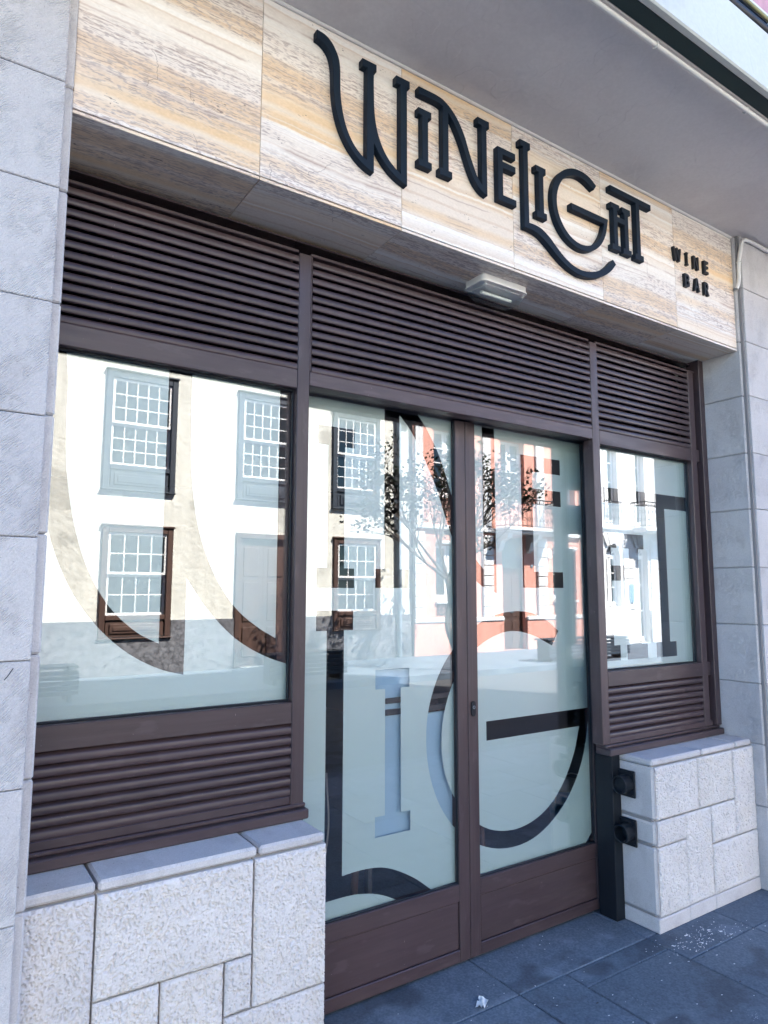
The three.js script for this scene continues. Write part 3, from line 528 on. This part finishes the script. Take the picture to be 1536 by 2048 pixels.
// ---------- inside the shop ----------
struct('interior_floor', cb(-2.4, 4.6, -0.2, -0.001, -6.8, -0.2), M.roomfloor);
struct('interior_wall', merge([cb(-2.4, -2.3, 0, 3.4, -6.7, -0.41), cb(4.5, 4.6, 0, 3.4, -6.7, -0.41), cb(-2.3, 4.5, 0, 3.4, -6.7, -6.6), cb(3.66, 4.5, 0, 3.4, -0.44, -0.41), cb(-2.3, 0.22, 0, 3.4, -0.44, -0.41)]), M.room);
struct('interior_ceiling', cb(-2.4, 4.6, 2.84, 3.4, -6.8, -0.21), M.room);
{ const t = thing('display_board', 'pale blue board standing inside behind the left door', 'board');
  mesh('panel', cb(1.44, 1.739, 0.5, 1.29, -0.175, -0.163, 0.003), M.board, t); mesh('panel', cb(1.7405, 1.985, 0.5, 1.0, -0.175, -0.163, 0.003), M.board, t);
  for (const x of [1.5, 1.9]) mesh('foot', merge([cb(x, x + 0.02, 0, 0.56, -0.2, -0.1755), cb(x, x + 0.03, 0, 0.02, -0.45, -0.175)]), M.iron, t); }
{ const t = thing('bar_stool', 'dark bar stool with slatted seat seen through the left door', 'stool');
  mesh('seat_slat', cb(1.5, 2.1, 1.056, 1.077, -0.161, -0.15, 0.002), M.iron, t); mesh('seat_slat', cb(1.5, 2.1, 1.01, 1.033, -0.161, -0.15, 0.002), M.iron, t);
  mesh('brace', rod([2.0, 1.01, -0.19], [2.1, 0.9, -0.19], 0.011), M.wood, t);
  for (const [a, b] of [[[1.52, 1.01, -0.245], [1.47, 0, -0.26]], [[2.08, 1.01, -0.2], [2.14, 0, -0.22]]]) mesh('leg', rod(a, b, 0.014, 0.016), M.wood, t); }
{ const t = thing('folding_chair', 'dark folding chair standing inside behind the meeting of the doors', 'chair');
  mesh('seat', cb(2.3, 2.72, 0.44, 0.47, -1.25, -0.85, 0.006), M.wood, t); mesh('backrest', cb(2.3, 2.72, 0.66, 0.84, -1.3, -1.27, 0.006), M.wood, t);
  for (const x of [2.32, 2.7]) { mesh('leg', rod([x, 0.86, -1.3], [x, 0, -0.82], 0.015), M.wood, t); mesh('leg', rod([x, 0.45, -0.88], [x, 0, -1.3], 0.015), M.wood, t); } }
{ const t = thing('bucket', 'blue plastic bucket on the floor inside behind the right door', 'bucket');
  mesh('body', new THREE.LatheGeometry([[0, 0.004], [0.1, 0.004], [0.13, 0.27], [0.137, 0.275], [0.128, 0.27], [0.097, 0.01], [0, 0.01]].map(([r, y]) => new THREE.Vector2(r, y)), 28).translate(3.3, 0, -0.75), M.bucket, t);
  mesh('handle', tube([[3.17, 0.27, -0.75], [3.2, 0.38, -0.75], [3.3, 0.42, -0.75], [3.4, 0.38, -0.75], [3.43, 0.27, -0.75]], 0.004, 24, 6), M.steel, t); }
tag(mesh('cable', tube([[1.36, 0.85, -0.42], [1.4, 0.6, -0.42], [1.36, 0.42, -0.44], [1.42, 0.34, -0.43], [1.46, 0.5, -0.42], [1.45, 0.75, -0.42]], 0.004, 40, 6), M.whitep), 'thin pale cable hanging in a loop inside behind the left door', 'cable');

// ---------- across the street ----------
const D = 10.8; // facade plane of the houses opposite
const wallWith = (x0, x1, y0, y1, holes, z0, z1) => { // wall with window openings, extruded
  const s = new THREE.Shape([[x0, y0], [x1, y0], [x1, y1], [x0, y1]].map((p) => new THREE.Vector2(...p)));
  for (const h of holes) s.holes.push(h.arch ? (() => { const p = new THREE.Path(); const [a, b, c, d] = h.r; p.moveTo(a, c); p.lineTo(b, c); p.lineTo(b, d - (b - a) / 2); p.absarc((a + b) / 2, d - (b - a) / 2, (b - a) / 2, 0, Math.PI); p.lineTo(a, c); return p; })() : new THREE.Path([[h.r[0], h.r[2]], [h.r[1], h.r[2]], [h.r[1], h.r[3]], [h.r[0], h.r[3]]].map((p) => new THREE.Vector2(...p))));
  return uvm(new THREE.ExtrudeGeometry(s, { depth: z1 - z0, bevelEnabled: false, curveSegments: 10 }).translate(0, 0, z0));
};
const paneGeo = new Map();
function panes(w, xs, ys, z, mat = M.pane) {
  for (let i = 0; i + 1 < xs.length; i++) for (let j = 0; j + 1 < ys.length; j++) {
    const pw = xs[i + 1] - xs[i], ph = ys[j + 1] - ys[j], k = pw.toFixed(3) + ph.toFixed(3);
    if (!paneGeo.has(k)) paneGeo.set(k, cb(-pw / 2, pw / 2, -ph / 2, ph / 2, -0.003, 0.003));
    const m = mesh('pane', paneGeo.get(k), mat, w); m.position.set((xs[i] + xs[i + 1]) / 2, (ys[j] + ys[j + 1]) / 2, z);
    m.rotation.set(rr(-0.006, 0.006), rr(-0.006, 0.006), 0);
  }
}
const lins = (a, b, n) => Array.from({ length: n + 1 }, (_, k) => a + ((b - a) * k) / n);
// sash window in a broad moulded wooden frame; r = frame rectangle, s = sash rectangle
function sashWindow(house, r, s, mid, cols, rows, mat) {
  const w = part('window', house), [x0, x1, y0, y1] = r, [a, b, c, d] = s, e = 0.045, zf = D - 0.05;
  mesh('casing', merge([cb(x0, a, y0, y1, zf, D + 0.04, 0.01), cb(b, x1, y0, y1, zf, D + 0.04, 0.01), cb(a, b, d, y1, zf, D + 0.04, 0.01), cb(a, b, c - 0.09, c, zf, D + 0.04, 0.01), cb(a + 0.02, b - 0.02, y0 + 0.02, c - 0.1, zf + 0.03, D + 0.04), cb(x0 - 0.02, x1 + 0.02, y1, y1 + 0.04, zf - 0.03, D + 0.02, 0.01), cb(x0 - 0.02, x1 + 0.02, y0 - 0.03, y0, zf - 0.03, D + 0.02, 0.01)]), mat, w);
  const pw = (b - a - 0.16), py0 = y0 + 0.07, py1 = c - 0.15;
  if (py1 - py0 > 0.06) mesh('panel', merge([cb(a + 0.08, b - 0.08, py0, py1, zf + 0.005, zf + 0.05, 0.012), cb(a + 0.14, b - 0.14, py0 + 0.05, py1 - 0.05, zf - 0.012, zf + 0.01, 0.01)]), mat, w);
  for (const [q0, q1, z] of [[mid, d, D - 0.015], [c, mid, D + 0.03]]) {
    const bars = [cb(a, a + e, q0, q1, z, z + 0.035), cb(b - e, b, q0, q1, z, z + 0.035), cb(a + e, b - e, q0, q0 + e, z, z + 0.035), cb(a + e, b - e, q1 - e, q1, z, z + 0.035)];
    const xs = lins(a + e, b - e, cols), ys = lins(q0 + e, q1 - e, rows);
    for (const x of xs.slice(1, -1)) bars.push(cb(x - 0.009, x + 0.009, q0 + e, q1 - e, z + 0.006, z + 0.03));
    for (const y of ys.slice(1, -1)) bars.push(cb(a + e, b - e, y - 0.009, y + 0.009, z + 0.0075, z + 0.0315));
    mesh('sash', merge(bars), M.white, w);
    panes(w, xs, ys, z + 0.018);
  }
  return w;
}
const box = (h, name, mat, ...a) => mesh(name, cb(...a), mat, h);
// cream house with dark sash windows
{ const h = thing('house', 'cream house with dark-framed white sash windows and a rough grey base, across the street', 'house');
  const up = [[0.0, 1.3], [2.58, 3.9], [5.15, 6.4], [7.47, 8.74], [-2.6, -1.3]], lo = [[2.63, 3.91], [7.52, 8.76], [0.0, 1.28]];
  const holes = [...up.map(([a, b]) => ({ r: [a + 0.06, b - 0.06, 3.45, 5.5] })), ...lo.map(([a, b]) => ({ r: [a + 0.06, b - 0.06, 0.75, 2.6] })), { r: [5.24, 6.35, 0.02, 2.6] }];
  mesh('wall', wallWith(-9, 9.7, -0.1, 6.75, holes, D, D + 0.35), M.cream, h);
  mesh('back', cb(-9, 9.7, -0.1, 6.75, D + 0.5, D + 6), M.cream, h);
  box(h, 'plinth', M.rough, -9, 2.62, -0.1, 0.97, D - 0.03, D - 0.002); box(h, 'plinth', M.rough, 3.92, 5.17, -0.1, 0.97, D - 0.03, D - 0.002); box(h, 'plinth', M.rough, 6.42, 7.51, -0.1, 0.975, D - 0.03, D - 0.002); box(h, 'plinth', M.rough, 8.77, 9.65, -0.1, 0.98, D - 0.03, D - 0.002);
  box(h, 'plinth', M.rough, 2.62, 3.92, -0.1, 0.62, D - 0.03, D - 0.002); box(h, 'plinth', M.rough, 7.51, 8.77, -0.1, 0.66, D - 0.03, D - 0.002);
  for (const [a, b] of up) sashWindow(h, [a, b, 3.37, 5.58], [a + 0.12, b - 0.11, 3.82, 5.45], 4.6, 5, 3, M.bluewood);
  for (const [a, b] of lo) sashWindow(h, [a, b, 0.67, 2.68], [a + 0.11, b - 0.11, 1.07, 2.57], 1.81, 4, 2, M.wood);
  const dr = part('door', h);
  mesh('door_frame', merge([cb(5.17, 5.27, 0, 2.68, D - 0.05, D + 0.05, 0.01), cb(6.32, 6.42, 0, 2.68, D - 0.05, D + 0.05, 0.01), cb(5.27, 6.32, 2.57, 2.68, D - 0.05, D + 0.05, 0.01)]), M.wood, dr);
  for (const [a, b] of [[5.27, 5.793], [5.797, 6.32]]) { mesh('leaf', cb(a, b, 0.02, 2.57, D + 0.05, D + 0.09), M.wood, dr); for (const [c, d] of [[0.2, 0.8], [0.9, 1.7], [1.8, 2.4]]) mesh('panel', cb(a + 0.09, b - 0.09, c, d, D + 0.03, D + 0.055, 0.015), M.wood, dr); }
  mesh('eaves', merge([cb(-9.1, 9.7, 6.75, 6.9, D - 0.3, D + 6.1, 0.02), cb(-9.05, 9.7, 6.6, 6.75, D - 0.12, D)]), M.cream, h);
  mesh('roof', new THREE.ExtrudeGeometry(new THREE.Shape([[0.45, 6.92], [-6.3, 6.92], [-3, 8.4]].map((p) => new THREE.Vector2(...p))), { depth: 18.9, bevelEnabled: false }).rotateY(Math.PI / 2).translate(-9.2, 0, D), M.tile, h);
  tag(mesh('facade_cable', tube([[-8, 5.82, D - 0.02], [0, 5.76, D - 0.02], [4, 5.84, D - 0.03], [7, 5.7, D - 0.02], [9.2, 5.63, D - 0.02]], 0.012, 50, 6), M.iron), 'dark cable sagging along the cream facade under the eaves across the street', 'cable'); }
{ const t = thing('drainpipe', 'grey drainpipe down the end of the cream house', 'drainpipe');
  mesh('pipe', rod([9.27, 0, D - 0.08], [9.25, 5.75, D - 0.08], 0.055, 0.055, 16), M.pipe, t); mesh('hopper', new THREE.CylinderGeometry(0.09, 0.07, 0.16, 16).translate(9.25, 5.78, D - 0.08), M.pipe, t); mesh('upper_pipe', rod([9.25, 5.85, D - 0.08], [9.25, 6.75, D - 0.08], 0.05, 0.05, 16), M.pipe, t);
  for (const y of [1.2, 2.9, 4.6]) mesh('bracket', new THREE.TorusGeometry(0.06, 0.012, 6, 18).rotateX(Math.PI / 2).translate(9.26, y, D - 0.08), M.pipe, t); }
{ const t = thing('drainpipe', 'thin dark drainpipe beside the grey one, at the joint of the two houses', 'drainpipe');
  mesh('pipe', rod([9.68, 0, D - 0.05], [9.64, 6.6, D - 0.05], 0.03, 0.03, 12), M.iron, t); for (const y of [1.5, 3.6, 5.4]) mesh('bracket', new THREE.TorusGeometry(0.035, 0.008, 6, 14).rotateX(Math.PI / 2).translate(9.66, y, D - 0.05), M.iron, t);
  }
tag(mesh('bracket_box', merge([cb(9.34, 9.6, 5.52, 5.84, D - 0.12, D - 0.01, 0.01), cb(9.4, 9.54, 5.6, 5.76, D - 0.13, D - 0.121, 0.004)]), M.pipe), 'grey metal service box high between the two drainpipes', 'box');
// wrought-iron panel: bars and scrolls
function ironwork(x0, x1, y0, y1, z, n, side) {
  const g = [];
  const X = (t) => (side ? [x0, t] : [x0 + t, z]);
  const L = side ? x1 : x1 - x0;
  const bar = (t0, ya, t1, yb, r) => { const [ax, az] = X(t0), [bx, bz] = X(t1); g.push(rod([ax, ya, side ? z + az : az], [bx, yb, side ? z + bz : bz], r, r, 5)); };
  bar(0, y1, L, y1, 0.017); bar(0, y0 + 0.05, L, y0 + 0.05, 0.012); bar(0, y1 - 0.12, L, y1 - 0.12, 0.008);
  for (let k = 0; k <= n; k++) bar((L * k) / n, y0, (L * k) / n, y1, 0.009);
  for (let k = 0; k < n; k++) for (const [f, rad] of [[0.3, 0.3], [0.62, 0.34], [0.86, 0.16]]) {
    const [cx, cz] = X((L * (k + 0.5)) / n), t = new THREE.TorusGeometry(Math.min(rad * (L / n), 0.11), 0.008, 5, 14);
    if (side) t.rotateY(Math.PI / 2);
    g.push(t.translate(cx, y0 + (y1 - y0) * f, side ? z + cz : cz));
  }
  return merge(g.map((q) => uvm(q)));
}
function casement(house, x0, x1, y0, y1, z, rows, arch) { // tall two-leaf window set back in its opening
  const w = part('window', house), m = (x0 + x1) / 2, e = 0.07, top = arch ? y1 - (x1 - x0) / 2 : y1;
  const bars = [];
  for (const [a, b] of [[x0 + 0.02, m - 0.01], [m + 0.01, x1 - 0.02]]) {
    bars.push(cb(a, a + e, y0, top, z, z + 0.05, 0.006), cb(b - e, b, y0, top, z, z + 0.05, 0.006), cb(a + e, b - e, y0, y0 + 0.14, z + 0.004, z + 0.046), cb(a + e, b - e, top - e, top, z + 0.004, z + 0.046));
    const ys = lins(y0 + 0.14, top - e, rows);
    for (const y of ys.slice(1, -1)) bars.push(cb(a + e, b - e, y - 0.015, y + 0.015, z + 0.008, z + 0.042));
    panes(w, [a + e, b - e], ys, z + 0.03);
  }
  mesh('leaf_frame', merge(bars), M.white, w);
  if (arch) { const r = (x1 - x0) / 2 - 0.02, sh = new THREE.Shape(); sh.absarc(0, 0, r, 0, Math.PI); sh.lineTo(r, 0); mesh('fan_light', uvm(new THREE.ExtrudeGeometry(sh, { depth: 0.01, bevelEnabled: false }).translate(m, top + 0.02, z + 0.025)), M.pane, w);
    const f = [new THREE.TorusGeometry(r, 0.03, 5, 20, Math.PI).translate(m, top + 0.02, z + 0.02), new THREE.TorusGeometry(r * 0.3, 0.02, 5, 14, Math.PI).translate(m, top + 0.02, z + 0.015)]; for (const a of [0.52, 1.05, 1.57, 2.09, 2.62]) f.push(rod([m, top + 0.02, z + 0.012], [m + Math.cos(a) * r, top + 0.02 + Math.sin(a) * r, z + 0.012], 0.014, 0.014, 5)); f.push(cb(x0 + 0.02, x1 - 0.02, top - 0.02, top + 0.05, z - 0.01, z + 0.05)); mesh('fan_bars', merge(f.map((q) => uvm(q))), M.white, w); }
  return w;
}
// orange house with white pilasters
{ const h = thing('house', 'orange stuccoed house with white pilasters and iron balconies, across the street', 'house');
  const W3 = [[10.36, 11.32], [12.62, 13.5], [14.58, 15.52]];
  const holes = [...W3.map(([a, b]) => ({ r: [a, b, 3.85, 5.58] })), { r: [10.4, 11.34, 1.28, 2.66] }, { r: [14.53, 15.48, 1.28, 2.66] }, { r: [12.62, 13.42, 0.0, 2.98] }];
  mesh('wall', wallWith(9.71, 15.69, -0.1, 7.0, holes, D, D + 0.3), M.orange, h); mesh('back', cb(9.71, 15.69, -0.1, 7.0, D + 0.5, D + 6), M.orange, h);
  box(h, 'base_course', M.orange, 9.71, 12.6, -0.1, 0.76, D - 0.06, D - 0.003, 0.01); box(h, 'base_course', M.orange, 13.44, 15.69, -0.1, 0.76, D - 0.06, D - 0.003, 0.01);
  box(h, 'base_moulding', M.chalk, 9.71, 12.6, 0.762, 0.87, D - 0.09, D - 0.003, 0.02); box(h, 'base_moulding', M.chalk, 13.44, 15.69, 0.762, 0.87, D - 0.09, D - 0.003, 0.02);
  for (const [a, b] of [[9.74, 10.02], [11.92, 12.25], [13.9, 14.24]]) {
    for (let k = 0; k < 8; k++) box(h, 'rusticated_block', M.chalk, a - 0.01, b + 0.01, 0.88 + k * 0.262, 1.124 + k * 0.262, D - 0.075, D - 0.002, 0.01);
    box(h, 'pilaster', M.chalk, a + 0.02, b - 0.02, 3.16, 6.7, D - 0.055, D - 0.002, 0.01);
  }
  box(h, 'string_course', M.chalk, 9.71, 15.69, 3.03, 3.15, D - 0.1, D - 0.002, 0.02); box(h, 'string_course', M.chalk, 14.26, 15.69, 3.87, 3.95, D - 0.06, D - 0.002, 0.015); box(h, 'cornice', M.chalk, 9.71, 15.69, 6.7, 7.05, D - 0.25, D - 0.002, 0.04);
  for (const [a, b] of W3) { casement(h, a, b, 3.86, 5.57, D + 0.17, 4, false); box(h, 'lintel_moulding', M.chalk, a - 0.03, b + 0.03, 5.585, 5.68, D - 0.05, D - 0.002, 0.015); box(h, 'lintel_moulding', M.chalk, a - 0.06, b + 0.06, 5.70, 5.75, D - 0.08, D - 0.002, 0.015); }
  for (const [a, b] of [[10.4, 11.34], [14.53, 15.48]]) { casement(h, a, b, 1.29, 2.65, D + 0.15, 2, false); box(h, 'lintel_moulding', M.chalk, a, b + 0.03, 2.67, 2.76, D - 0.05, D - 0.002, 0.02); box(h, 'window_sill', M.chalk, a - 0.02, b + 0.02, 1.22, 1.275, D - 0.07, D - 0.002, 0.01); mesh('iron_grille', ironwork(a + 0.03, b - 0.05, 0.92, 1.2, D - 0.02, 7), M.iron, h); }
  for (const [a, b] of [W3[0], W3[2]]) mesh('iron_railing', ironwork(a, b - 0.02, 3.2, 3.83, D - 0.03, 6), M.iron, h);
  const dr = part('door', h);
  mesh('leaf', cb(12.66, 13.4, 0.02, 2.1, D + 0.14, D + 0.18), M.wood, dr); mesh('over_light', cb(12.66, 13.4, 2.14, 2.95, D + 0.14, D + 0.16), M.pane, dr); mesh('door_frame', merge([cb(12.621, 12.66, 0, 2.97, D + 0.1, D + 0.19), cb(13.4, 13.419, 0, 2.97, D + 0.1, D + 0.19), cb(12.66, 13.4, 2.1, 2.14, D + 0.1, D + 0.19)]), M.wood, dr);
  for (const [a, b] of [[0.15, 0.75], [0.85, 1.95]]) for (const x of [12.72, 13.06]) mesh('panel', cb(x, x + 0.28, a, b, D + 0.125, D + 0.142, 0.01), M.wood, dr);
  mesh('letter_flap', cb(12.97, 13.12, 0.96, 1.0, D + 0.12, D + 0.13), M.steel, dr);
  const bc = part('balcony', h);
  mesh('balcony_slab', merge([cb(12.3, 14.3, 3.08, 3.17, D - 0.62, D - 0.11, 0.02), cb(12.36, 14.24, 3.02, 3.08, D - 0.56, D - 0.11, 0.02)]), M.chalk, bc);
  mesh('railing', merge([ironwork(12.36, 14.24, 3.17, 3.92, D - 0.57, 12), ironwork(12.36, 0.5, 3.17, 3.92, D - 0.57, 3, true), ironwork(14.24, 0.5, 3.17, 3.92, D - 0.57, 3, true)]), M.iron, bc);
  for (const x of [12.5, 13.6]) { const s = new THREE.Shape([[0, 0], [0.48, 0], [0.44, -0.12], [0.2, -0.2], [0.1, -0.42], [0, -0.48]].map((p) => new THREE.Vector2(...p))); mesh('bracket', uvm(new THREE.ExtrudeGeometry(s, { depth: 0.16, bevelEnabled: false }).rotateY(Math.PI / 2).translate(x - 0.1, 3.018, D - 0.003)), M.chalk, bc); }
  box(h, 'meter_box', M.white, 14.27, 14.4, 2.44, 2.68, D - 0.08, D - 0.002, 0.01); mesh('house_number', new THREE.SphereGeometry(0.06, 14, 8).scale(1, 0.8, 0.2).translate(13.7, 2.2, D - 0.008), M.pipe, h); }
// white house with arched ground-floor openings
{ const h = thing('house', 'white house with arched openings and lacy iron balconies, farthest right across the street', 'house');
  const xs = [[16.58, 17.24], [17.95, 18.56], [19.9, 20.6], [21.4, 22.1]];
  const holes = [...xs.map(([a, b]) => ({ r: [a, b, 3.5, 6.05] })), ...xs.map(([a, b], k) => ({ r: [a, b, k === 1 ? 0.0 : 1.08, 2.9], arch: true }))];
  mesh('wall', wallWith(15.71, 24, -0.1, 7.4, holes, D, D + 0.3), M.chalk, h); mesh('back', cb(15.71, 24, -0.1, 7.4, D + 0.5, D + 6), M.chalk, h);
  box(h, 'plinth', M.chalk, 15.71, 17.93, -0.1, 0.97, D - 0.06, D - 0.002, 0.01); box(h, 'plinth', M.chalk, 18.58, 24, -0.1, 0.97, D - 0.06, D - 0.002, 0.01);
  for (const [a, b] of [[15.73, 16.46], [17.36, 17.84], [18.67, 19.7], [20.75, 21.2]]) for (let k = 0; k < 7; k++) box(h, 'ashlar_block', M.chalk, a, b, 1.0 + k * 0.305, 1.293 + k * 0.305, D - 0.03, D - 0.002, 0.008);
  for (const [a, b] of xs) { const m = (a + b) / 2; for (const t of [-0.42, -0.2, 0, 0.2, 0.42]) { const s = new THREE.Shape([[-0.055, 0], [0.055, 0], [0.1, 0.42], [-0.1, 0.42]].map((p) => new THREE.Vector2(...p))); mesh('voussoir', uvm(new THREE.ExtrudeGeometry(s, { depth: 0.05, bevelEnabled: false }).rotateZ(-t * 0.9).translate(m + t * 0.6, 2.93 - Math.abs(t) * 0.16, D - 0.05)), M.chalk, h); } }
  xs.forEach(([a, b], k) => { casement(h, a, b, 3.52, 6.04, D + 0.16, 4, false); casement(h, a, b, k === 1 ? 0.02 : 1.09, 2.89, D + 0.16, 3, true); });
  box(h, 'string_course', M.chalk, 15.71, 24, 3.33, 3.45, D - 0.12, D - 0.002, 0.03);
  box(h, 'cornice', M.chalk, 15.71, 24, 7.1, 7.45, D - 0.25, D - 0.002, 0.04);
  mesh('iron_railing', ironwork(16.5, 17.3, 3.5, 4.2, D - 0.06, 6), M.iron, h);
  const bc = part('balcony', h); mesh('balcony_slab', cb(17.7, 22.4, 3.3, 3.44, D - 0.6, D - 0.13, 0.03), M.chalk, bc); mesh('railing', merge([ironwork(17.74, 22.36, 3.44, 4.2, D - 0.56, 26), ironwork(17.74, 0.5, 3.44, 4.2, D - 0.56, 4, true)]), M.iron, bc);
  box(h, 'notice_board', M.board, 17.56, 17.74, 1.2, 1.75, D - 0.06, D - 0.034, 0.004); }
// benches along the far kerb
const benchSpots = [[0.2, 1.87, 'slatted dark bench across the street in front of the cream house, left end'], [4.7, 6.25, 'slatted dark bench across the street before the brown double door'], [11.3, 13.8, 'long slatted dark bench across the street before the orange house']];
for (const [a, b, label] of benchSpots) {
  const t = thing('street_bench', label, 'bench', 'benches along the far pavement');
  for (let k = 0; k < 5; k++) mesh('seat_slat', cb(a, b, 0.45, 0.485, 8.05 + k * 0.085, 8.12 + k * 0.085, 0.005), M.bluewood, t);
  for (let k = 0; k < 5; k++) mesh('front_slat', cb(a, b, 0.1 + k * 0.068, 0.155 + k * 0.068, 8.02, 8.045, 0.004), M.bluewood, t);
  for (const x of [a + 0.08, b - 0.14]) mesh('leg', cb(x, x + 0.06, 0, 0.45, 8.05, 8.45, 0.005), M.iron, t);
}
// street tree
{ const t = thing('street_tree', 'thin street tree with sparse dark leaves across the street', 'tree');
  const wood = [], leaves = [];
  wood.push(tube([[8.7, -0.05, 8.05], [8.72, 0.3, 8.05], [8.52, 0.85, 8.05], [8.6, 1.35, 8.05], [8.52, 1.8, 8.05]], 0.055, 24, 8));
  const leafAt = (p, n, spread) => { for (let i = 0; i < n; i++) leaves.push([p[0] + (rnd() - 0.5) * spread, p[1] + (rnd() - 0.5) * spread, p[2] + (rnd() - 0.5) * spread]); };
  const grow = (p, d, len, r, depth) => {
    const q = [p[0] + d[0] * len, p[1] + d[1] * len, p[2] + d[2] * len];
    wood.push(rod(p, q, r, r * 0.68, depth > 2 ? 6 : 4));
    if (depth <= 1) leafAt(q, rnd() < 0.42 ? 6 : 1, 0.22);
    if (depth === 2 && rnd() < 0.3) leafAt(q, 4, 0.2);
    if (depth === 0) return;
    const n = depth > 3 ? 3 : rnd() < 0.35 ? 3 : 2;
    for (let k = 0; k < n; k++) {
      const v = new THREE.Vector3(d[0] + (rnd() - 0.5) * 1.15, d[1] + (rnd() - 0.36) * 0.75, d[2] + (rnd() - 0.5) * 1.15).normalize();
      grow(q, v.toArray(), len * rr(0.68, 0.9), r * 0.64, depth - 1);
    }
  };
  for (const d of [[-0.65, 0.75, 0.1], [-0.1, 0.95, 0.2], [0.5, 0.8, -0.15], [0.8, 0.55, 0.2], [0.25, 0.85, -0.4], [-0.85, 0.45, -0.1]]) { const v = new THREE.Vector3(...d).normalize(); grow([8.52, 1.75, 8.05], v.toArray(), rr(0.6, 0.8), 0.036, 5); }
  mesh('trunk', merge(wood.map((g) => uvm(g))), M.bark, t);
  const pos = [], nor = [];
  for (const p of leaves) {
    const a = new THREE.Vector3(rnd() - 0.5, rnd() - 0.5, rnd() - 0.5).normalize(), b = new THREE.Vector3(rnd() - 0.5, rnd() - 0.5, rnd() - 0.5).cross(a).normalize(), l = rr(0.06, 0.11), w = l * 0.32, n = a.clone().cross(b);
    const P0 = p, P1 = [0, 1, 2].map((k) => p[k] + a.getComponent(k) * l * 0.5 + b.getComponent(k) * w), P2 = [0, 1, 2].map((k) => p[k] + a.getComponent(k) * l), P3 = [0, 1, 2].map((k) => p[k] + a.getComponent(k) * l * 0.5 - b.getComponent(k) * w);
    pos.push(...P0, ...P1, ...P2, ...P0, ...P2, ...P3); for (let k = 0; k < 6; k++) nor.push(n.x, n.y, n.z);
  }
  const g = new THREE.BufferGeometry(); g.setAttribute('position', new THREE.Float32BufferAttribute(pos, 3)); g.setAttribute('normal', new THREE.Float32BufferAttribute(nor, 3));
  mesh('crown', g, M.leaf, t); }

renderer.render(scene, camera);
